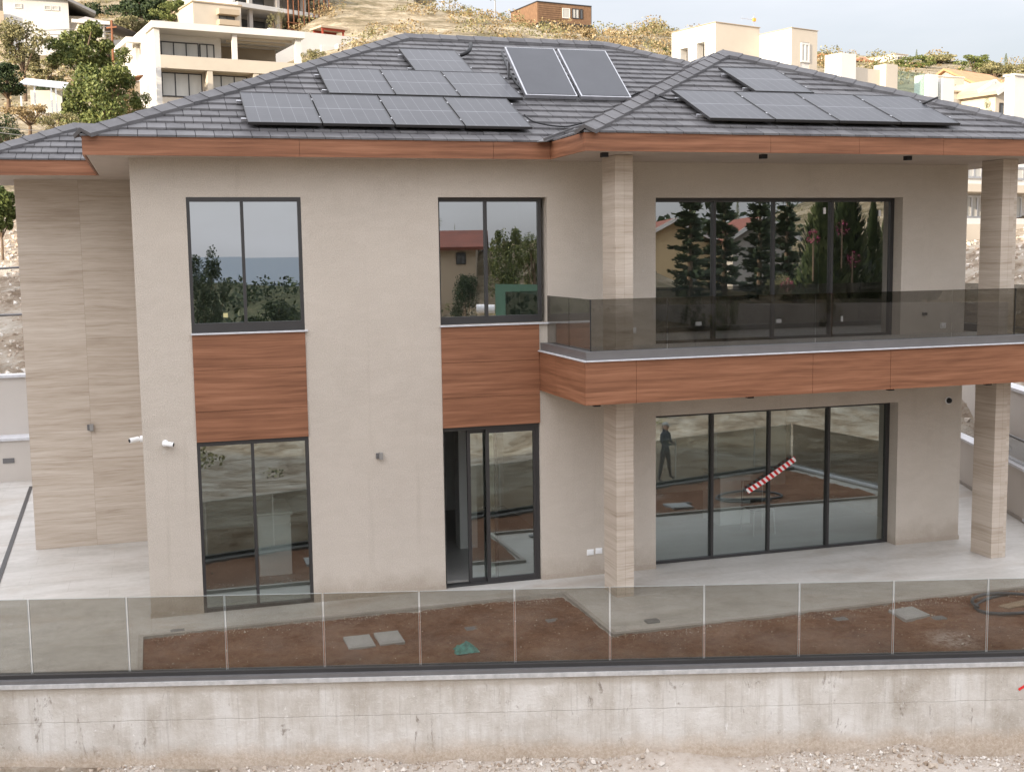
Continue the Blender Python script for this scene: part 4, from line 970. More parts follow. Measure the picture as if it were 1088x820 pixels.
V.win(2.0, 3.0, z1a+.2, z1a+1.6, -.36, 1, face='X', gm=CURT); V.win(3, 4.2, vz(98), z1b-.4, -.36, 1, face='X', gm=CURT)
V.part('lower_wall', MB().box(.1,wd-.3,.9,1.85,vz(110),z1b), BGCREAM)
for a_ in (wd*.16, wd*.30, wd*.62): V.part('roof_tank', MB().box(a_,a_+1.0,2.5,3.4,zr,zr+.42), BGWHITE)
# 2 unfinished apartment block behind
A = Bld('unfinished concrete apartment block with scaffold poles above the cream villa', 267, 36, 104, R(27), 'apartment block')
def az_(py): return (36-py)*104/F
wd = A.len_px(352); ld = 7
A.part('body', MB().box(.6,wd-.5,3.2,11,-6,10), BGCONC)
for k, py in enumerate((33, 7, -20)): A.part('floor_slab', MB().box(-1.5,wd,-.4,11,az_(py+3.5),az_(py-1)), BGWHITE if k else BGCONC)
for q in (0, .33, .66, .97): A.part('column', MB().box(wd*q-.0,wd*q+.35,.2,.6,az_(33),az_(-20)), BGCONC)
A.part('side_wall', MB().box(-1.2,-.9,1,10,az_(33),10), BGWHITE)
A.win(.8, 3.4, az_(29), az_(14), 3.19, 2, gm=DARKG); A.win(4.6, 6.6, az_(29), az_(13), 3.19, 1); A.win(.8, 3.4, az_(3), az_(-12), 3.19, 2)
for q in range(9):
    x_ = wd*(.42+.065*q); A.part('scaffold_pole', MB().tube([(x_,-.5,az_(33)),(x_,-.5,az_(-22))], .06, 6), RUST)
A.part('scaffold_rail', MB().tube([(wd*.4,-.52,az_(20)),(wd,-.52,az_(20))], .05, 6).tube([(wd*.4,-.52,az_(27)),(wd,-.52,az_(27))], .05, 6), RUST)
B = Bld('pale tan side block with small balcony left of the concrete apartment building', 206, 32, 100, R(15), 'building')
B.part('body', MB().box(0,4.2,0,7,-6,(32-3)*100/F), BGCREAM); B.part('roof', MB().box(-.1,4.3,-.1,7.1,(32-3)*100/F,(32-1.5)*100/F), BGTAN)
for z_ in (.6, 1.5): B.part('balcony', MB().box(2.0,3.8,-.8,0,z_-.1,z_+.35), BGTAN)
B.win(2.2,3.6,1.0,1.45,-.0,2)
C_ = Bld('white retaining wall with steps stretching below the apartment block', 300, 56, 90, R(20), 'wall', name='garden_wall')
C_.part('wall', MB().box(-1,9,0,.5,-5,(56-32)*90/F).box(4,10,-1.5,-1,-5,(56-45)*90/F), BGWHITE)
# red gazebo
Gz = Bld('small red timber gazebo with pale flat roof on the hillside', 343, 49.5, 92, R(20), 'gazebo', name='gazebo')
wd = Gz.len_px(366); 
Gz.part('roof', MB().box(-.2,wd+.3,-.2,wd*.9,1.42,1.58), BGTAN); Gz.part('beam', MB().box(-.05,wd+.05,-.05,.06,1.25,1.42).box(-.05,wd+.05,wd*.7,wd*.7+.1,1.25,1.42), REDPAINT)
for x_ in (0, wd-.12):
    for y_ in (0, wd*.65): Gz.part('post', MB().box(x_,x_+.12,y_,y_+.12,-.5,1.25), REDPAINT)
Gz.part('base', MB().box(-.2,wd+.2,-.1,wd*.8,-2,.05), BGWHITE)
# white house top left
N = Bld('plain white house with three small windows and sloping grey roof at the top left', 5, 34, 96, R(6), 'house')
def nz(py): return (34-py)*96/F
wd = N.len_px(74)
N.part('body', MB().box(0,wd,0,8,-7,nz(-4)), BGWHITE)
rf = MB(); rf.add([(-.6,-.8,nz(-3.5)),(wd+1.8,-.8,nz(12.5)),(wd+1.8,8.8,nz(12.5)),(-.6,8.8,nz(-3.5)),(-.6,-.8,nz(-3.5)+.25),(wd+1.8,-.8,nz(12.5)+.25),(wd+1.8,8.8,nz(12.5)+.25),(-.6,8.8,nz(-3.5)+.25)], [(0,3,2,1),(4,5,6,7),(0,1,5,4),(1,2,6,5),(2,3,7,6),(3,0,4,7)])
rf = MB(); xr_ = wd*.82
def slab(mb, a, b, y0, y1, th): mb.add([(a[0],y0,a[1]),(b[0],y0,b[1]),(b[0],y1,b[1]),(a[0],y1,a[1]),(a[0],y0,a[1]+th),(b[0],y0,b[1]+th),(b[0],y1,b[1]+th),(a[0],y1,a[1]+th)], [(0,3,2,1),(4,5,6,7),(0,1,5,4),(1,2,6,5),(2,3,7,6),(3,0,4,7)])
slab(rf, (wd-.4,nz(-3.8)), (wd+2.1,nz(11)), -.5, 8.5, .22); N.part('roof', rf.box(-.3,wd-.4,-.5,8.5,nz(-4),nz(-6)), plain('grey_roofing', (.2,.2,.21), .8))
N.part('porch_wall', MB().box(wd+.001,wd+1.6,1.0,8,-7,nz(11)), BGCREAM)
for a_ in (.17,.62,.74): N.win(wd*a_, wd*a_+.55, nz(9), nz(4), 0, 1, gm=CURT, fm=BGWHITE)
N.part('garden_wall', MB().box(-3,0,-.6,-.2,-3,nz(14)), BGTAN)
L_ = Bld('low pavilion with grey gabled roof and white gutter behind the rusty pole', 78, 40, 84, R(8), 'house')
def lz(py): return (40-py)*84/F
wd = L_.len_px(112)
L_.part('body', MB().box(.4,wd,0,5,-5,lz(24)), BGCREAM); m = MB()
m.add([(-.1,-.3,lz(24)),(wd+.3,-.3,lz(22.5)),(wd*.5,2.0,lz(12)),(wd+5.2,3.5,lz(34)),(wd*.8,3,lz(15))], [(0,1,2),(1,3,4),(1,4,2)]); m.add([(-.1,-.3,lz(24)),(wd+.3,-.3,lz(22.5)),(wd+.3,-.3,lz(22.5)+.02),(wd*.5,5.5,lz(12)),(wd+5.2,5.5,lz(34))], [(0,3,2),(2,3,4)])
L_.part('roof', m, plain('weathered_roofing', (.30,.27,.25), .9, .2, 4)); L_.part('gutter', MB().box(-.1,wd+.3,-.42,-.3,lz(25.5),lz(22)), BGWHITE)
L_.win(wd*.62, wd*.95, lz(38), lz(28), 0, 1, gm=CURT, fm=BGWHITE)
L_.part('side_wing', MB().box(wd+.5,wd+5.5,1.5,5,-5,lz(36)), BGWHITE)
Q = Bld('narrow white annex with arched top beside the cream villa', 139, 74, 78, R(11), 'house')
def qz(py): return (74-py)*78/F
Q.part('body', MB().box(.4,2.4,.3,5,-5,qz(47)), BGWHITE); Q.part('canopy', MB().box(-.3,2.5,-.5,5,qz(47),qz(41.5)).box(-.25,.1,-.45,-.1,qz(55),qz(47)), BGWHITE)
Q.win(.9,1.3,qz(66),qz(58),.3,1,gm=CURT,fm=BGTAN)
K = Bld('small lean-to with red clay tiled roof among the shrubs left of the villa', 125, 88, 72, R(8), 'shed', name='shed')
K.part('wall', MB().box(.1,1.3,0,1.5,-2,.15), BGTAN); m = MB(); slab(m, (-.1,.15), (1.5,.42), -.3, 1.7, .08); K.part('roof', m, CLAY)
# white canopy among the trees
Y_ = Bld('long white awning on thin posts in the dry garden at the left', 21, 106, 62, R(-4), 'awning', name='awning')
def yz(py): return (106-py)*62/F
wd = Y_.len_px(70)
m = MB(); m.add([(0,-.2,yz(90.5)),(wd,-.2,yz(95)),(wd,1.4,yz(84.5)),(0.15,1.4,yz(80.5)),(0,-.2,yz(89.5)),(wd,-.2,yz(94)),(wd,1.4,yz(83.5)),(.15,1.4,yz(79.5))], [(0,3,2,1),(4,5,6,7),(0,1,5,4),(1,2,6,5),(2,3,7,6),(3,0,4,7)])
Y_.part('canopy', m, WHITE)
for x_ in (.05, wd*.32, wd*.68, wd*.78): Y_.part('post', MB().box(x_,x_+.08,-.15,-.07,-.8,yz(91)), WHITE)
Y_.part('rear_wall', MB().box(.3,wd-.4,1.5,1.7,-.8,yz(92)), BGWHITE)
# brown cube house on the skyline
Cu = Bld('brown timber clad cube house on a white base on the skyline', 571, 27, 121, R(10), 'house')
def cz(py): return (27-py)*121/F
wd = Cu.len_px(628)
Cu.part('body', MB().box(0,wd,0,6,cz(24.5),cz(3)), BGBROWN); Cu.part('base', MB().box(.3,wd-.8,.5,5,-4,cz(25)), BGWHITE); Cu.part('roof', MB().box(-.06,wd+.06,-.06,6.06,cz(3),cz(2)), FRAME)
Cu.part('shaded_end', MB().box(wd+.0,wd+.08,.0,6,cz(25.2),cz(3.2)), DARKG)  # dark sheet: shade on the right side of the cube, put in as colour
Cu.win(wd*.46,wd*.60,cz(17.5),cz(7),0,1,gm=CURT,fm=BGWHITE); Cu.win(wd*.64,wd*.77,cz(17),cz(6.5),0,2,gm=CURT); Cu.win(wd*.79,wd*.84,cz(17),cz(6.5),0,1)
m = MB()
for k in range(9): m.box(wd*.02,wd*.44,-.02,0,cz(22-k*2.2),cz(21.7-k*2.2))
Cu.part('cladding_line', m, plain('dark_joint', (.09,.055,.035), .8)); Cu.part('deck', MB().box(0,wd,-.7,0,cz(25.5),cz(24)), FRAME)
# skyline building centre
S_ = Bld('small pale concrete house with covered terrace on the skyline above the scrub', 416, 14, 128, R(8), 'house')
def sz(py): return (14-py)*128/F
wd = S_.len_px(464)
S_.part('body', MB().box(0,wd*.4,0,6,-5,sz(-8)).box(wd*.4,wd-.4,2.5,6,-3,sz(-8)), BGCONC); S_.part('terrace', MB().box(wd*.38,wd,-.4,6,sz(12.5),sz(9.5)), BGCONC); S_.part('roof', MB().box(-.2,wd,-.6,6.2,sz(-3),sz(-5)), BGWHITE)
S_.part('parapet', MB().box(wd*.42,wd-.1,-.3,-.2,sz(9.4),sz(6)), BGWHITE); S_.win(wd*.5,wd*.85,sz(8),sz(-1),2.5,2)
for x_ in (wd*.44, wd*.93): S_.part('post', MB().box(x_,x_+.2,-.2,0,sz(9.4),sz(-3)), BGWHITE)
# white modern house right of centre
P0_ = at(760, 100, 46)
Wm = Bld('white modern two block house with narrow deep windows behind the right roof apex', 0, 0, 0, R(17), 'house', P=P0_)
def wz(py, D=46): return (100-py)*D/F
wr = Wm.len_px(806); wl = Wm.len_px(714, axis='Y')
Wm.part('body', wall_holes(0,wr,-4,wz(26),[],-.004,.0), BGCREAM)  # cream sheet over the white house: dimmer light on this front, as colour
side = wall_holes(0, wl, -4, wz(26), [(wl*.24,wl*.42,wz(72),wz(43.5)),(wl*.62,wl*.80,wz(72),wz(45.5))], 0, .35)
side.move(Matrix.Rotation(R(90), 4, 'Z')); side.v = [Vector((v.x+.35, v.y+.002, v.z)) for v in side.v]; Wm.part('front_core', MB().box(.352,wr-.01,.002,.29,-4,wz(27)), BGWHITE)
Wm.part('side_wall', side, BGWHITE)
Wm.part('core', MB().box(.6,wr-.02,.3,wl-.05,-4,wz(28)), BGCREAM)
for a_, b_, t__ in ((.24,.42,43.5),(.62,.80,45.5)): Wm.win(wl*a_, wl*b_, wz(78), wz(t__), .5, 1, face='X', gm=CURT, fm=BGWHITE)
Wm.part('parapet_cap', MB().box(-.04,wr+.02,-.04,.3,wz(26),wz(25.4)).box(-.04,.38,.3,wl+.04,wz(26),wz(25.4)), BGTAN)
ox, oy = wr, -1.0
# second block stands forward of the first
b2l = .9; Wm.part('second_block', MB().box(wr,wr+1.45,-1.7,2.5,-4,wz(30.3,44)), BGWHITE)
Wm.part('second_front', wall_holes(wr+.004,wr+1.446,-4,wz(30.5,44),[(wr+.5,wr+1.0,-4,wz(44,44))],-1.72,-1.705), BGCREAM)  # same cream sheet, the weaker light painted onto the second front
Wm.part('second_cap', MB().box(wr-.03,wr+1.48,-1.75,2.5,wz(30.3,44),wz(29.7,44)), BGTAN)
Wm.win(wr+.5,wr+.98,wz(66,44),wz(45,44),-1.70,2,gm=CURT,door=True,fm=BGWHITE)
Wm.part('terrace_pier', MB().box(wr+.9,wr+1.75,-3.4,-2.6,-4,wz(60,42)), BGWHITE)
Wm.part('terrace_wall', MB().box(wr+1.76,wr+4.0,-3.2,-2.9,-4,wz(73,42)), BGCREAM); Wm.part('terrace_wall', MB().box(wr+3.4,wr+4.1,-3.5,-2.89,-4,wz(67,42)), BGCREAM)
gx = wr+4.1
Wm.part('glass_balustrade', MB().box(gx,gx+1.95,-3.3,-3.27,-4,wz(72,42)), PALEGLASS)
Wm.part('white_pier', MB().box(gx+1.95,gx+2.55,-3.5,-2.8,-4,wz(73,42)), BGWHITE); Wm.part('glass_balustrade', MB().box(gx+2.55,gx+2.85,-3.3,-3.27,-4,wz(80,42)), PALEGLASS); Wm.part('white_pier', MB().box(gx+2.85,gx+3.6,-3.5,-2.8,-4,wz(76,42)), BGWHITE)
# roof aerial
ae = thing('roof_aerial', 'thin television aerial with a yellow hub on the white modern house', 'aerial', P0_+Wm.X*(wr-.1)+Wm.Y*(-.3))
q0 = P0_+Wm.X*(wr-.1)+Wm.Y*.2; tz = P0_.z+wz(10, 46)
build('mast', MB().tube([Vector((q0.x,q0.y,P0_.z+wz(60))), Vector((q0.x,q0.y,tz))], .014, 6), SILVER, ae)
m = MB(); hub = Vector((q0.x,q0.y,tz-.25)); m.tube([hub, hub-Wm.X*.75], .012, 5)
for k, e_ in ((0,.12),(2,.07),(4,.10)): m.tube([hub-Wm.X*(.15*k+.08)+Vector((.03,0,e_)), hub-Wm.X*(.15*k+.08)-Vector((.03,0,e_))], .005, 4)
build('antenna_element', m, SILVER, ae); build('hub', MB().obox(hub, Wm.X, Wm.Y, Vector((0,0,1)), .07,.04,.06), plain('yellow_plastic', (.7,.36,.08)), ae)
# houses on the right skyline
def gable_house(label, px, py, D, rot, w, d, h, rise, wm=BGWHITE, rm=CLAY, axis='X', P=None, wn=(), name='hillside_house', over=.35):
    b = Bld(label, px, py, D, rot, 'house', P=P, name=name)
    m = MB().box(0,w,0,d,-4,h)
    if axis == 'X':   # ridge along X, eave faces front
        m.add([(0,0,h),(0,d,h),(0,d/2,h+rise)], [(0,2,1)]); m.add([(w,0,h),(w,d,h),(w,d/2,h+rise)], [(0,1,2)])
        r = MB(); k = rise/(d/2)
        for sg in (0, 1):
            y0_, y1_ = (-over, d/2) if not sg else (d+over, d/2)
            za = h-over*k; vs = [(-over,y0_,za),(w+over,y0_,za),(w+over,y1_,h+rise),(-over,y1_,h+rise)]; vs += [(a_,b__,c+.16) for a_,b__,c in vs]
            r.add(vs, [(0,3,2,1),(4,5,6,7),(0,1,5,4),(1,2,6,5),(2,3,7,6),(3,0,4,7)])
    else:
        m.add([(0,0,h),(w,0,h),(w/2,0,h+rise)], [(0,1,2)]); m.add([(0,d,h),(w,d,h),(w/2,d,h+rise)], [(0,2,1)])
        r = MB(); k = rise/(w/2)
        for sg in (0, 1):
            x0_, x1_ = (-over, w/2) if not sg else (w+over, w/2)
            za = h-over*k; vs = [(x0_,-over,za),(x0_,d+over,za),(x1_,d+over,h+rise),(x1_,-over,h+rise)]; vs += [(a_,b__,c+.16) for a_,b__,c in vs]
            r.add(vs, [(0,3,2,1),(4,5,6,7),(0,1,5,4),(1,2,6,5),(2,3,7,6),(3,0,4,7)])
        e = MB()
        for y_ in (-over-.03,): 
            for sg in (-1, 1):
                a_ = Vector((w/2, y_, h+rise)); b_ = Vector((w/2+sg*(w/2+over), y_, h-over*k)); e.bar(a_+Vector((0,0,.05)), b_+Vector((0,0,.05)), .08, .24)
        b.part('barge_board', e, BGWHITE)
    b.part('wall', m, wm); b.part('roof', r, rm)
    for (x0_, x1_, z0_, z1_) in wn: b.win(x0_, x1_, z0_, z1_, 0, 2)
    return b
gable_house('long low house with orange tiled roof on the right skyline', 893, 74, 118, R(12), 5.6, 5, 1.0, .75, wn=((1,1.8,.1,.8),(3,4,.1,.8)))
gable_house('small flat white house with terracotta roof edge behind the aerial house', 858, 70, 112, R(8), 3.4, 4, .5, .35, wn=((.5,1.2,0,.4),))
b_ = Bld('white box house right of the orange roofed house on the skyline', 951, 68, 118, R(15), 'house'); b_.part('body', MB().box(0,1.9,0,4,-3,.95), BGWHITE); b_.part('roof', MB().box(-.05,1.95,-.05,4.05,.95,1.02), BGTAN); b_.win(.4,1.0,.2,.7,0,1)
g1 = gable_house('pale yellow house with twin gables and garage door at the right', 1037, 128, 62, R(14), 1.9, 4, 1.5, .45, wm=BGCREAM, rm=BGTAN, axis='Y', wn=((.2,.7,.1,.9),))
g2 = gable_house('pale yellow gabled bay beside the twin gabled house at the right', 1057, 128, 61, R(14), 1.4, 4, 1.45, .35, wm=BGCREAM, rm=BGTAN, axis='Y', wn=((.3,1.0,.2,.9),))
b_ = Bld('flat roofed cream garage with wide shutter left of the twin gabled house', 1000, 128, 62, R(14), 'garage', name='garage'); b_.part('body', MB().box(0,1.8,0,3,-2,1.5), BGCREAM); b_.part('roof', MB().box(-.08,1.85,-.1,3,1.5,1.58), BGTAN); b_.part('shutter', MB().box(.5,1.4,-.03,0,.5,1.15), BGCONC)
gable_house('house with broad pale orange tiled roof at the right edge', 1040, 96, 80, R(20), 5.0, 5, .3, 1.3, wm=BGCREAM, rm=plain('pale_clay', (.45,.25,.13), .8, .15, 2), wn=((.5,1.1,-.6,.1),))
b_ = Bld('tall white house wall cut by the right edge above the roof', 1076, 150, 52, R(14), 'house'); b_.part('body', MB().box(0,6,0,.5,-4,(150-82)*52/F), BGWHITE); b_.part('roof', MB().box(-.08,6.1,-.08,.55,(150-82)*52/F,(150-80)*52/F), BGWHITE); b_.win(1,2,.6,1.8,0,2)
b_ = Bld('cream garden wall on the right hillside above the roof line', 996, 100, 76, R(6), 'wall', name='garden_wall'); b_.part('wall', MB().box(0,2.2,0,.25,-2,1.1), BGCREAM); b_.part('coping', MB().box(-.03,2.23,-.04,.29,1.1,1.16), BGWHITE)
# house seen between the columns at the right
Hc = Bld('white house with balcony and windows seen between the wall and the right column', 1012, 262, 42, R(16), 'house')
def hz(py): return (262-py)*42/F
Hc.part('body', MB().box(-1,8.5,0,7,-4,hz(168)), BGWHITE); Hc.part('balcony_slab', MB().box(-1,8.5,-1.0,-.001,hz(206),hz(198)), BGCREAM); Hc.part('lower_wall', MB().box(-1,8.5,-.9,-.6,hz(275),hz(233)), BGWHITE)
Hc.part('plinth', MB().box(-1,8.5,-.95,-.55,-4,hz(239)), BGCREAM)
Hc.win(.3,1.6,hz(232),hz(208),0,4,gm=CURT,fm=SILVER); Hc.win(.6,1.9,hz(190),hz(176),0,3,gm=CURT,fm=SILVER); Hc.win(2.7,3.9,hz(232),hz(208),0,2,gm=CURT,fm=SILVER); Hc.win(2.6,4.0,hz(190),hz(176),0,2,gm=CURT,fm=SILVER)
# rusty utility pole and wires
pb = at(120.5, 78, 70); pole = thing('utility_pole', 'rusty steel utility pole among the trees left of the villa', 'pole', pb)
build('pole', MB().tube([pb-Vector((0,0,2)), at(118.5, 22, 70)], .09, 8, .06), RUST, pole); build('cross_arm', MB().bar(at(113,30,70), at(124,29,70), .08, .08), RUST, pole)
for k, (y0_, y1_, lab) in enumerate(((29.5,28,'topmost of the thin cables strung across the garden at the left'),(33.5,33.5,'second cable from the top across the garden at the left'),(38,36.5,'third cable from the top across the garden at the left'),(126,136,'upper of the two low cables just above the left roof edge'),(131,143,'lower of the two low cables just above the left roof edge'))):
    D_ = 70 if k < 3 else 40; a, b = at(-60, y0_-1, D_), (at(119, y1_, D_) if k < 3 else at(120, y1_, D_)); P_ = []
    for j in range(13): f = j/12; P_.append(a.lerp(b, f)-Vector((0,0,.25*math.sin(f*math.pi))))
    tag(build('power_cable', MB().tube(P_, .022 if k < 3 else .012, 5), GREYMET, origin=a), lab, 'cable')
lp = at(526.5, 22, 118); t_ = thing('street_lamp', 'thin street lamp standing on the skyline above the solar panels', 'street lamp', lp)
build('pole', MB().tube([lp-Vector((0,0,1)), at(526, 1, 118), at(523, -1.5, 118), at(521.5, 0, 118)], .07, 6, .05), GREYMET, t_); build('lamp_head', MB().bar(at(522.3,-.5,118), at(520.8,.6,118), .2, .1), GREYMET, t_)
mp = at(467, 14, 118); t_ = thing('mast', 'faint pale lattice mast on the skyline beside the pale concrete house', 'mast', mp); build('pole', MB().tube([mp-Vector((0,0,1)), at(470,-3,118)], .06, 5, .03), WHITEMET, t_)

# trees and shrubs of the hillside; ground height taken from the terrain
def gz(p): return Vector((p.x, p.y, hterr(p.x, p.y)))
def top_tree(px, ytop, D, wpx, lab, leaf=LEAF, hmin=2, seed=0, n=2600, trunk=.25, hmax=9, **k):
    p = at(px, ytop, D); g = gz(p); h = min(hmax, max(hmin, p.z-g.z)); base = Vector((p.x, p.y, p.z-h)); return tree(lab, base, h, wpx*D/F/2, leaf, seed or int(px), trunk, n, **k)
top_tree(82, 22, 66, 74, 'tall loose green tree in front of the white houses at the left', LEAF, seed=3, n=4200, hmin=3.2, hmax=3.6, trunk=.15)
top_tree(107, 66, 58, 78, 'big dense green tree standing right of the white awning', LEAF, seed=4, n=6500, hmin=4, hmax=5.5, trunk=.1, blobs=40)
top_tree(22, 22, 64, 52, 'yellowish tree with hanging branches at the left edge below the white house', OLIVE, seed=5, n=3400, hmin=3.6, hmax=3.8, trunk=.3)
top_tree(6, 66, 60, 56, 'dark green bushy tree at the left edge above the awning', DARKLEAF, seed=6, n=3000, hmin=1.6, hmax=2.0, trunk=.1)
top_tree(4, 120, 52, 40, 'dark green bush at the left edge just above the roof', DARKLEAF, seed=7, n=1800, hmin=1.4, hmax=2, trunk=.1)
top_tree(-2, 196, 36, 36, 'bright green tree peeking out left of the stone clad wing', LEAF, seed=8, n=2400, hmin=1.4, hmax=1.8, trunk=.1, ls=.13)
top_tree(135, 84, 62, 44, 'pale dry tree between the big green tree and the villa', DRY, seed=9, n=1800, hmin=2, hmax=3, trunk=.15)
top_tree(50, 62, 68, 46, 'olive coloured bush behind the white awning', OLIVE, seed=10, n=1800, hmin=1.2, hmax=1.6, trunk=.1)
top_tree(108, 0, 112, 60, 'left one of the dark evergreen clumps on the rocky slope at the top left', DARKLEAF, seed=11, n=3000, hmin=4, hmax=5, trunk=.1)
top_tree(150, -5, 108, 66, 'largest dark evergreen clump on the rocky slope above the villa', DARKLEAF, seed=12, n=4200, hmin=4, hmax=5.5, trunk=.1)
top_tree(185, 0, 104, 44, 'rounded olive green tree above the flat roof of the villa', LEAF, seed=13, n=3000, hmin=2.5, hmax=3, trunk=.1)
top_tree(140, 20, 90, 50, 'yellow green bush just above the left end of the villa roof', OLIVE, seed=14, n=2200, hmin=1, hmax=1.3, trunk=.1)
top_tree(60, 84, 66, 40, 'dark green shrub mass directly right of the white awning', DARKLEAF, seed=31, n=1800, hmin=1.6, hmax=2, trunk=.1)
top_tree(116, 44, 72, 46, 'olive green tree crown around the foot of the rusty pole', LEAF, seed=32, n=2400, hmin=2.4, hmax=3, trunk=.1)
top_tree(30, 112, 54, 50, 'dry golden bush in the field below the white awning', DRY, seed=33, n=1600, hmin=.8, hmax=1.0, trunk=.1)
top_tree(66, 118, 52, 44, 'dry olive bush left of the big dense green tree', OLIVE, seed=34, n=1600, hmin=1.0, hmax=1.3, trunk=.1)
top_tree(148, 96, 60, 26, 'yellow green bush at the left foot of the villa', LEAF, seed=35, n=1400, hmin=1.2, hmax=1.6, trunk=.1)
top_tree(290, 14, 92, 14, 'slim young tree growing in front of the concrete apartment block', OLIVE, seed=15, n=500, hmin=1.6, hmax=1.8, trunk=.2)
top_tree(298, 8, 93, 12, 'taller slim young tree growing in front of the concrete apartment block', OLIVE, seed=16, n=500, hmin=2.2, hmax=2.4, trunk=.2)
top_tree(334, 52, 72, 30, 'light green tree right of the villa end column', OLIVE, seed=17, n=1800, hmin=1.6, hmax=2, trunk=.15)
top_tree(495, 5, 116, 17, 'pale grey green pointed tree on the skyline above the pipe', OLIVE, seed=18, n=900, hmin=2, hmax=2.4, trunk=.1)
top_tree(535, 12, 114, 13, 'small bright green tree on the skyline right of the lamp', LEAF, seed=19, n=700, hmin=1.5, hmax=2, trunk=.1)
top_tree(406, 2, 126, 10, 'small palm like tree on the skyline left of the pale house', DARKLEAF, seed=20, n=400, hmin=1.2, hmax=1.4, trunk=.3)
for k, (px, yt, D, w_, hh, lf, lab) in enumerate(((478,22,112,24,1.8,OLIVE,'first broad olive bush from the left on the middle skyline'),(497,20,112,22,1.8,OLIVE,'olive bush below the pointed tree on the skyline'),(515,20,112,24,1.9,OLIVE,'rounded olive bush left of the skyline lamp'),(538,24,110,20,1.6,DRY,'dry bush below the skyline lamp'),
    (556,24,108,16,1.6,OLIVE,'green bush left of the brown cube house'),(566,26,112,20,1.6,LEAF,'green bush at the left foot of the brown cube house'),(600,33,108,30,1.5,OLIVE,'olive bush in front of the white base of the cube house'),(625,30,108,24,1.5,DRY,'dry bush at the right foot of the cube house'),
    (668,26,122,10,1.4,OLIVE,'round bush on the skyline right of the cube house'),(690,25,124,26,1.3,OLIVE,'wide low bush on top of the pale cliff'),(683,42,110,20,1.6,LEAF,'green bush in front of the pale cliff'),(708,50,100,14,1.4,DARKLEAF,'dark bush beside the white modern house'),
    (400,34,104,22,1.5,DRY,'largest brown bush on the slope right of the gazebo'),(386,14,112,18,1.2,OLIVE,'olive bush high on the slope above the gazebo'),(425,42,98,20,1.2,LEAF,'yellow green bush just above the left ridge end'),(360,22,108,22,1.3,DARKLEAF,'dark bush behind the gazebo'),(452,26,104,20,1.4,DRY,'dry shrub with red tips below the skyline house'),(474,27,106,12,1.1,LEAF,'small yellow green bush on the middle of the slope'))):
    p = at(px, yt, D); shrub(lab, p-Vector((0,0,hh)), hh, w_*D/F/2, lf, 40+k, 900)
for k, (px, yt, D, w_, lf, lab) in enumerate(((970,60,112,44,LEAF,'dark green tree clump right of the white box house'),(1000,58,120,50,OLIVE,'olive tree clump in the middle of the right skyline'),(1035,58,110,36,LEAF,'tall green tree clump above the cream garden wall'),(1058,66,104,44,OLIVE,'wide tree clump left of the pale orange roof'),(1082,68,112,34,OLIVE,'tree clump on the skyline at the right edge'),
    (991,78,84,12,LEAF,'bright green narrow tree beside the cream garden wall'),(1012,90,70,20,LEAF,'green bushes in front of the cream garden wall'),(1050,103,58,14,LEAF,'small green tree in front of the twin gabled house'),(1071,104,58,8,DRY,'small yellow tree beside the gabled bay'),(930,64,106,10,LEAF,'small green tree in front of the orange roofed house'),(878,60,108,12,OLIVE,'small olive tree behind the terrace wall'),(925,78,60,40,OLIVE,'grey green tree behind the glass balustrade'),(870,55,128,26,OLIVE,'low olive tree line right of the white modern house'))):
    top_tree(px, yt, D, w_, lab, lf, seed=70+k, n=1500, hmin=1.5, hmax=3.4, trunk=.1)
for px, yt, D, h_, r_, lab in ((974,53,122,2.2,.28,'slim cypress beside the white box house on the skyline'),(1069,57,120,1.8,.3,'slim cypress poking above the trees at the far right')):
    p = at(px, yt, D); cypress(lab, p-Vector((0,0,h_)), h_, r_, 5, LEAF, n=500)
# dry scrub covering the slopes: one mass of small clumps
rnd = random.Random(11)
for leafm, cnt, nm in ((DRY, 2600, 'dry_scrub'), (OLIVE, 2300, 'green_scrub')):
    mb = MB(); c_ = 0
    while c_ < cnt:
        az = rnd.uniform(head(-80), head(1150)); D = rnd.uniform(52, 150)**1.0
        x, y = CAM.x+D*math.sin(az), CAM.y+D*math.cos(az); c_ += 1
        if noise.noise(Vector((x*.11, y*.11, 7)))+.35*noise.noise(Vector((x*.4, y*.4, 5))) < -.02: continue
        if az > head(830) and rnd.random() < .72: continue
        r_ = rnd.choice((.25,.35,.5,.7,1.0,1.5))*rnd.uniform(.8,1.2); leaves(mb, (x, y, hterr(x, y)+r_*.25), (r_, r_*rnd.uniform(.6,1.3), r_*rnd.uniform(.4,.8)), int(30+r_*70), .08+r_*.085, rnd)
    struct(build(nm, mb, leafm), 'stuff')
# stones on the rocky bank close behind the plot
mb = MB(); rnd = random.Random(5)
for k in range(2600):
    az = rnd.choice((rnd.uniform(head(-60), head(60)), rnd.uniform(head(985), head(1130)))); D = rnd.uniform(27, 48); x, y = CAM.x+D*math.sin(az), CAM.y+D*math.cos(az)
    stone(mb, (x, y, hterr(x, y)), rnd.choice((.03,.04,.06,.11)))
struct(build('bank_stones', mb, RUB), 'stuff')
# pale cliff face beneath the skyline bushes
cl = MB(); nn = 26
for i in range(nn):
    for j in range(7):
        px = 640+i*3.2; p = at(px, 33+j*4.6+1.6*noise.noise(Vector((px*.1,0,2))), 122-j*1.2+noise.noise(Vector((i*.5,j*.9,1)))*1.1+.6*(j % 2)); cl.v.append(p)
for i in range(nn-1):
    for j in range(6): a = i*7+j; cl.f.append((a, a+1, a+8, a+7))
struct(build('rocky_cliff', cl, plain('pale_rock', (.55,.47,.35), .95, .35, .8, 1.0, 2.5, bd=.4)))

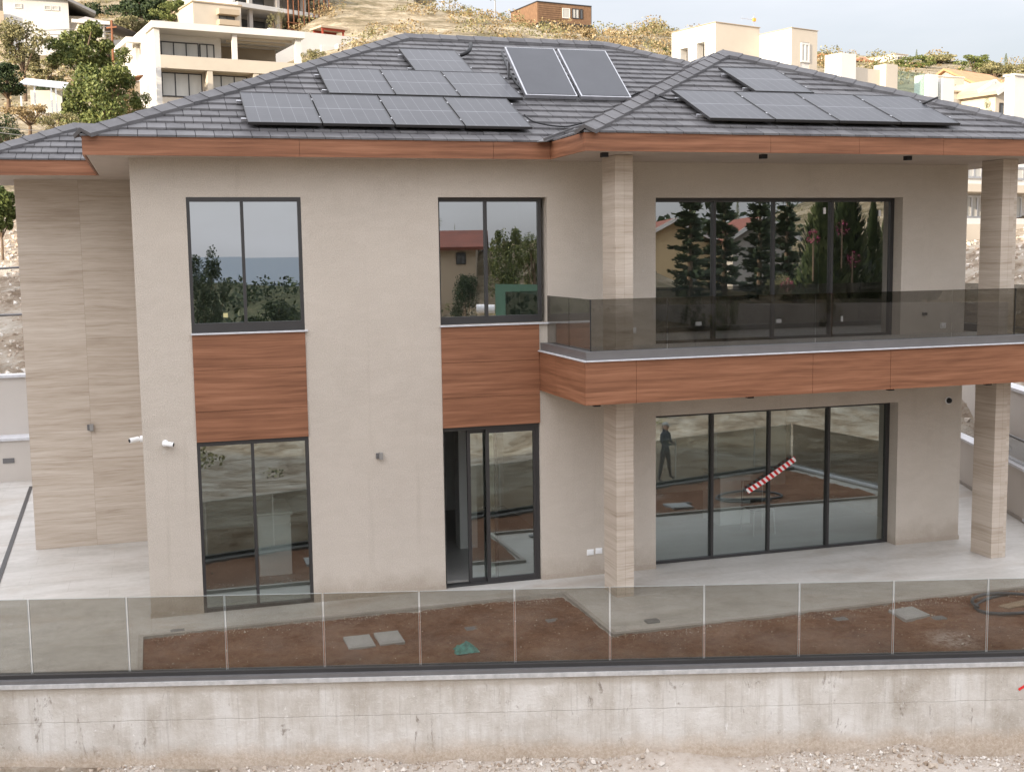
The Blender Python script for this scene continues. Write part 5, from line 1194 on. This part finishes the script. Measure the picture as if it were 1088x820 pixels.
# ------------------------------------------------------------------ the land in front of the house (seen in the glass)
def mp_(px, py, D): return mirror(at(px, py, D))
def on_ground(px, D): p = mp_(px, 300, D); return Vector((p.x, p.y, hterr(p.x, p.y)))
def mtree(px, ytop, D, wpx, lab, kind='tree', leaf=LEAF, n=4000, **k):
    p = mp_(px, ytop, D); g = hterr(p.x, p.y); h = max(1.5, p.z-g); base = Vector((p.x, p.y, g)); r_ = wpx*D/F/2
    if kind == 'tree': return tree(lab, base, h, r_, leaf, int(px), .18, n, **k)
    if kind == 'cypress': return cypress(lab, base, h, r_, int(px), leaf, n=n)
    if kind == 'pine': return norfolk(lab, base, h, r_, int(px))
    if kind == 'palm': return palm(lab, base, h, r_, int(px))
mtree(219, 263, 60, 52, 'dark leafy tree reflected in the left upper window', leaf=DARKLEAF, n=6500, blobs=42)
mtree(300, 318, 80, 70, 'low green trees reflected at the foot of the left upper window', leaf=DARKLEAF)
mtree(470, 236, 66, 16, 'palm tree reflected in the middle upper window', 'palm')
mtree(547, 234, 56, 46, 'green tree reflected in the right pane of the middle upper window', leaf=LEAF, n=7000, blobs=42)
mtree(572, 240, 58, 36, 'second green tree reflected at the right edge of the middle upper window', leaf=LEAF, n=5000)
mtree(490, 238, 80, 5, 'thin cypress reflected behind the red roofed house', 'cypress', n=900)
mtree(500, 290, 56, 40, 'bush reflected below the red roofed house', leaf=DARKLEAF)
for k, (px, yt, D, w_) in enumerate(((739,200,60,50),(768,203,66,44),(806,200,62,46),(834,216,68,40))):
    mtree(px, yt, D, w_, ('leftmost','second','third','rightmost')[k]+' tiered pine reflected in the big upper window', 'pine')
mtree(781, 209, 84, 9, 'slim cypress reflected above the gabled houses', 'cypress', n=900)
for k, (px, yt, D, w_) in enumerate(((872,204,58,56),(899,190,60,54),(926,212,64,26),(945,208,68,30))):
    mtree(px, yt, D, w_, ('leftmost broad','second broad','third slim','rightmost')[k]+' cypress reflected in the right panes of the big upper window', 'cypress', leaf=m_leaf('cypress_green', (.02,.035,.014), (.045,.065,.024), (.09,.11,.045)) if k == 0 else DARKLEAF, n=5000)
for k, (px, py, D) in enumerate(((863,252,56.3),(893,243,57.4),(904,276,57.6),(836,305,55))):
    p = mp_(px, py, D); t_ = thing('bougainvillea', ('pink flowering climber hanging in the broad cypress','pink flowering climber high in the second cypress','pink flowering climber low in the second cypress','red flowering bush reflected below the pines')[k], 'shrub', p-Vector((0,0,.6)))
    mb = MB(); leaves(mb, (0,0,.6), (.38,.35,.42), 60, .11, rnd); build('flowers', mb, PINK, t_, local=True); build('stem', MB().tube([(0,0,-1.5),(0,0,1)], .04, 5), BARK, t_, local=True)
mtree(826, 290, 57, 40, 'low green bushes reflected under the pines', leaf=OLIVE, n=3000)
mtree(700, 302, 55, 24, 'dark bush reflected at the left edge of the big upper window', leaf=DARKLEAF, n=2500)
mtree(730, 306, 55, 30, 'low garden palms and shrubs reflected below the gable', leaf=LEAF, n=2500)
# reflected houses
def mhouse(label, px, pyb, D, rot, w, d, h, rise, wm, rm, wn=(), axis='Y'):
    p = mp_(px, pyb, D); return gable_house(label, 0, 0, 0, rot, w, d, h, rise, wm, rm, axis, Vector((p.x, p.y, p.z)), wn, name='villa')
# local +Y points away from our house; front faces us
def mh(label, pxl, pxr, pyb, pye, pyt, D, wm, rm, d=9, wn=(), extra=0, axis='Y'):
    A_, B_ = mp_(pxl, pyb, D), mp_(pxr, pyb, D); v_ = B_-A_; v_.z = 0; w = v_.length; u_ = v_.normalized()
    # front faces +Y (towards the glass): local X runs from right to left as seen from the glass
    rot = math.atan2(-u_.y, -u_.x); P_ = Vector((B_.x, B_.y, A_.z)); return gable_house(label, 0, 0, 0, rot+extra, w, d, (pyb-pye)*D/F, (pye-pyt)*D/F, wm, rm, axis, P_, wn, name='villa', over=.5)
mh('tan house with red tiled roof reflected in the middle upper window', 455, 512, 292, 264, 248, 60, BGTAN, DCLAY, d=6, wn=((.5,1.0,.5,1.1),), axis='X')
mh('large cream gabled house with red roof reflected in the big upper window', 672, 772, 322, 262, 236, 76, plain('warm_render', (.50,.38,.22),   .85, .06, .6), DCLAY, wn=((1.6,2.6,.7,2.0),(4.2,5.1,.7,2.0)))
mh('grey gabled house reflected between the pines', 776, 838, 322, 252, 232, 72, BGCONC, DCLAY, wn=((.9,1.5,.8,2.0),(2.0,2.6,2.2,3.4)))
w_ = thing('garden_wall', 'long grey garden wall with railing reflected across the big upper window', 'wall', mp_(830, 322, 56))
a, b = mp_(660, 322, 58), mp_(1010, 322, 56); a.z = b.z = min(a.z, b.z)-1.2; m = MB(); m.bar(a+Vector((0,0,.4)), b+Vector((0,0,.4)), .3, 2.0); build('wall', m, BGCONC, w_)
m = MB()
for k in range(60): q = a.lerp(b, k/59)+Vector((0,0,1.4)); m.bar(q, q+Vector((0,0,.55)), .03, .03)
m.bar(a+Vector((0,0,1.95)), b+Vector((0,0,1.95)), .05, .05); build('railing', m, FRAME, w_)
a, b = mp_(531, 322, 52), mp_(582, 322, 50); a.z = b.z = min(a.z, b.z); t_ = thing('screen_fence', 'green mesh screen fence reflected in the middle upper window', 'fence', a)
GREENM = plain('green_mesh', (.02,.065,.05), .8, .2, 3)
build('mesh', MB().bar(a, b, .05, 1.7), GREENM, t_)
for k in range(5): q = a.lerp(b, k/4); build('post', MB().bar(q-Vector((0,0,2.6)), q+Vector((0,0,.95)), .06, .06), GREYMET, t_)
p = mp_(521, 328, 51); t_ = thing('water_tank', 'white cylindrical water tank reflected beside the green screen', 'tank', p)
u_ = Vector((.9,.3,0)).normalized(); build('barrel', MB().tube([p-u_*.36, p-u_*.34, p+u_*.34, p+u_*.36], .19, 18), WHITE, t_)
build('stand', MB().bar(p-u_*.2-Vector((0,0,.25)), p-u_*.2-Vector((0,0,3.0)), .06, .06).bar(p+u_*.2-Vector((0,0,.25)), p+u_*.2-Vector((0,0,3.0)), .06, .06), GREYMET, t_)
# scrub over the near slopes in front
mb = MB(); rnd = random.Random(21)
for k in range(520):
    x, y = rnd.uniform(-18, 60), rnd.uniform(-110, -27)
    if noise.noise(Vector((x*.08, y*.08, 3))) < -.05: continue
    r_ = rnd.uniform(.3, 1.1); leaves(mb, (x, y, hterr(x, y)+r_*.2), (r_, r_, r_*.6), 50, r_*.3, rnd)
struct(build('front_scrub', mb, OLIVE), 'stuff')

mb = MB(); rnd = random.Random(31)
for k in range(900):
    yy = rnd.uniform(60, 420)**1.0; x = rnd.uniform(-.25, .9)*yy+rnd.uniform(-20,40); y = -yy
    if noise.noise(Vector((x*.02, y*.02, 13))) < -.08: continue
    r_ = rnd.uniform(1.0, 2.6)*(1+yy/400); leaves(mb, (x, y, hterr(x, y)+r_*.3), (r_, r_, r_*.7), 60, r_*.3, rnd)
struct(build('far_woods', mb, DARKLEAF), 'stuff')
# ------------------------------------------------------------------ the person reflected in the lower glass
def person(loc, rot):
    t_ = thing('person', 'person in dark clothes and grey cap standing with legs apart, reflected in the lower window', 'person', loc, rot)
    V_ = [(0,0,.95,.125,.10),(0,0,1.12,.12,.09),(0,0,1.30,.15,.10),(0,0,1.43,.09,.075),(0,0,1.50,.055,.055),(0,.01,1.60,.085,.095),(0,.01,1.70,.07,.085)]
    E_ = [(0,1),(1,2),(2,3),(3,4),(4,5),(5,6)]
    def chain(st, pts):
        last = st
        for p in pts: V_.append(p); E_.append((last, len(V_)-1)); last = len(V_)-1
    for s in (-1, 1):
        chain(0, [(s*.10,0,.88,.095,.095),(s*.19,.0,.50,.062,.062),(s*.30,.02,.09,.042,.042),(s*.315,-.11,.03,.04,.03)])
        chain(3, [(s*.17,0,1.41,.058,.058),(s*.24,-.03,1.15,.042,.042),(s*.10,-.24,1.12,.034,.034),(s*.06,-.30,1.13,.03,.018)])
    me = bpy.data.meshes.new('body'); me.from_pydata([v[:3] for v in V_], E_, []); o = bpy.data.objects.new('body', me); COL.objects.link(o); o.parent = t_
    md = o.modifiers.new('skin', 'SKIN'); sl = me.skin_vertices[0].data
    for i, v in enumerate(V_): sl[i].radius = (v[3], v[4])
    sl[0].use_root = True
    s2 = o.modifiers.new('sub', 'SUBSURF'); s2.levels = 2; s2.render_levels = 2
    t = NT('person_clothes'); z_ = t.n('ShaderNodeSeparateXYZ', inp={0: t.n('ShaderNodeTexCoord').outputs['Object']}).outputs[2]
    m_ = t.pr(t.ramp(z_, [(.0,(.03,.03,.03)), (.05,(.03,.035,.05))]), .8); me.materials.append(m_)
    skin = plain('skin', (.45,.27,.19), .6)
    for s in (-1, 1):                                     # fingers holding the controller
        m = MB()
        for k in range(4): m.tube([(s*(.06-.014*0),-.31-.0*k,1.155-k*.018),(s*(.05),-.35,1.153-k*.018),(s*.02,-.365,1.150-k*.018)], .0085, 6, .007)
        m.tube([(s*.07,-.30,1.16),(s*.05,-.325,1.185),(s*.03,-.335,1.185)], .0095, 6, .008); build('hand', m, skin, t_, local=True, smooth=True)
    f = MB(); n = 12
    for (z0, r_) in ((1.50,.05),(1.55,.075),(1.60,.083),(1.66,.086)): f.v += [Vector((math.cos(2*math.pi*k/n)*r_, -.015+math.sin(2*math.pi*k/n)*r_*1.12, z0)) for k in range(n)]
    for i in range(3):
        for k in range(n): f.f.append((i*n+k, i*n+(k+1)%n, (i+1)*n+(k+1)%n, (i+1)*n+k))
    fo = build('face', f, skin, t_, local=True, smooth=True); build('nose', MB().tube([(0,-.10,1.62),(0,-.125,1.595)], .012, 6), skin, fo, local=True)
    for s in (-1, 1): build('eye', MB().tube([(s*.032,-.098,1.625),(s*.032,-.107,1.625)], .01, 8), BLACK, fo, local=True); build('ear', MB().tube([(s*.083,0,1.58),(s*.095,.005,1.61)], .014, 6), skin, fo, local=True)
    build('mouth', MB().box(-.025,.025,-.098,-.092,1.56,1.567), REDPAINT, fo, local=True)
    c = MB(); n = 14
    for (z0, r_) in ((1.655,.095),(1.70,.094),(1.74,.075),(1.76,.03)): c.v += [Vector((math.cos(2*math.pi*k/n)*r_, -.005+math.sin(2*math.pi*k/n)*r_*1.12, z0)) for k in range(n)]
    for i in range(3):
        for k in range(n): c.f.append((i*n+k, i*n+(k+1)%n, (i+1)*n+(k+1)%n, (i+1)*n+k))
    c.f.append(tuple(3*n+k for k in range(n))); c.prism([(-.07,-.09),(-.05,-.19),(.05,-.19),(.07,-.09)], 1.655, 1.665); build('cap', c, LAMPM, t_, local=True, smooth=False)
    return t_
pp = Vector((14.6,-14.6,0)); pp.z = hterr(pp.x, pp.y); person(pp, R(150))
ct = Vector((14.6,-14.6,pp.z)); rc = Matrix.Rotation(R(150), 4, 'Z') @ Vector((0,-.34,1.13)); t_ = thing('remote_controller', 'small dark controller held in both hands by the person', 'controller', pp+rc)
build('body', MB().box(-.07,.07,-.03,.03,-.015,.015), FRAME, t_, local=True, bevel=.006); build('stick', MB().tube([(-.04,0,.014),(-.04,0,.03)], .006, 6), BLACK, t_, local=True); build('stick', MB().tube([(.04,0,.014),(.04,0,.03)], .006, 6), BLACK, t_, local=True); t_.rotation_euler = (0,0,R(150))

# ------------------------------------------------------------------ light
w = bpy.data.worlds.new('World'); scene.world = w; w.use_nodes = True; nt = w.node_tree; nt.nodes.clear()
def wn_(typ, **kw):
    o = nt.nodes.new(typ)
    for k, v in kw.items(): setattr(o, k, v)
    return o
sky = wn_('ShaderNodeTexSky', sky_type='NISHITA', sun_disc=False, sun_elevation=SUN_EL, sun_rotation=SUN_AZ, altitude=120, air_density=1.0, dust_density=2.5, ozone_density=1.0)
tc = wn_('ShaderNodeTexCoord'); mp2 = wn_('ShaderNodeMapping'); mp2.inputs['Scale'].default_value = (1.2,1.2,5); nt.links.new(tc.outputs['Generated'], mp2.inputs[0])
no = wn_('ShaderNodeTexNoise'); no.inputs['Scale'].default_value = 1.6; no.inputs['Detail'].default_value = 6; no.inputs['Roughness'].default_value = .55; nt.links.new(mp2.outputs[0], no.inputs['Vector'])
cr_ = wn_('ShaderNodeMapRange'); cr_.inputs['From Min'].default_value = .3; cr_.inputs['From Max'].default_value = .7; cr_.inputs['To Min'].default_value = .72; cr_.inputs['To Max'].default_value = .93; nt.links.new(no.outputs['Fac'], cr_.inputs['Value'])
mx = wn_('ShaderNodeMix', data_type='RGBA'); nt.links.new(cr_.outputs[0], mx.inputs[0]); nt.links.new(sky.outputs[0], mx.inputs[6])
sx2 = wn_('ShaderNodeSeparateXYZ'); nt.links.new(tc.outputs['Generated'], sx2.inputs[0])
el = wn_('ShaderNodeMapRange'); el.inputs['From Min'].default_value = .12; el.inputs['From Max'].default_value = .75; el.inputs['To Min'].default_value = 1.0; el.inputs['To Max'].default_value = 3.0; nt.links.new(sx2.outputs[2], el.inputs['Value'])
sn = wn_('ShaderNodeVectorMath', operation='DOT_PRODUCT'); nt.links.new(tc.outputs['Generated'], sn.inputs[0]); sn.inputs[1].default_value = (math.sin(SUN_AZ), math.cos(SUN_AZ), .25)
sg = wn_('ShaderNodeMapRange'); sg.inputs['From Min'].default_value = .0; sg.inputs['From Max'].default_value = 1.0; sg.inputs['To Min'].default_value = 1.0; sg.inputs['To Max'].default_value = 1.9; nt.links.new(sn.outputs['Value'], sg.inputs['Value'])
ml = wn_('ShaderNodeMath', operation='MULTIPLY'); nt.links.new(el.outputs[0], ml.inputs[0]); nt.links.new(sg.outputs[0], ml.inputs[1])
cn = wn_('ShaderNodeMapRange'); cn.inputs['From Min'].default_value = .35; cn.inputs['From Max'].default_value = .65; cn.inputs['To Min'].default_value = .88; cn.inputs['To Max'].default_value = 1.05; nt.links.new(no.outputs['Fac'], cn.inputs['Value'])
ml2 = wn_('ShaderNodeMath', operation='MULTIPLY'); nt.links.new(ml.outputs[0], ml2.inputs[0]); nt.links.new(cn.outputs[0], ml2.inputs[1]); ml = ml2
vm = wn_('ShaderNodeVectorMath', operation='SCALE'); vm.inputs[0].default_value = (3.88,3.90,4.12); nt.links.new(ml.outputs[0], vm.inputs['Scale']); nt.links.new(vm.outputs[0], mx.inputs[7])
bg = wn_('ShaderNodeBackground'); bg.inputs['Strength'].default_value = .12; nt.links.new(mx.outputs[2], bg.inputs[0]); wo = wn_('ShaderNodeOutputWorld'); nt.links.new(bg.outputs[0], wo.inputs[0])
sl_ = bpy.data.lights.new('sun', 'SUN'); sl_.energy = 5.0; sl_.angle = R(.6); sl_.color = (1,.86,.66); so = bpy.data.objects.new('sun', sl_); COL.objects.link(so)
dv = Vector((math.sin(SUN_AZ)*math.cos(SUN_EL), math.cos(SUN_AZ)*math.cos(SUN_EL), math.sin(SUN_EL))); so.rotation_euler = dv.to_track_quat('Z', 'Y').to_euler(); so.location = (30,-30,40)
scene.view_settings.view_transform = 'Standard'; scene.view_settings.look = 'None'; scene.view_settings.exposure = .80; scene.view_settings.gamma = 1
scene.render.engine = 'CYCLES'; scene.cycles.max_bounces = 8; scene.cycles.transparent_max_bounces = 24
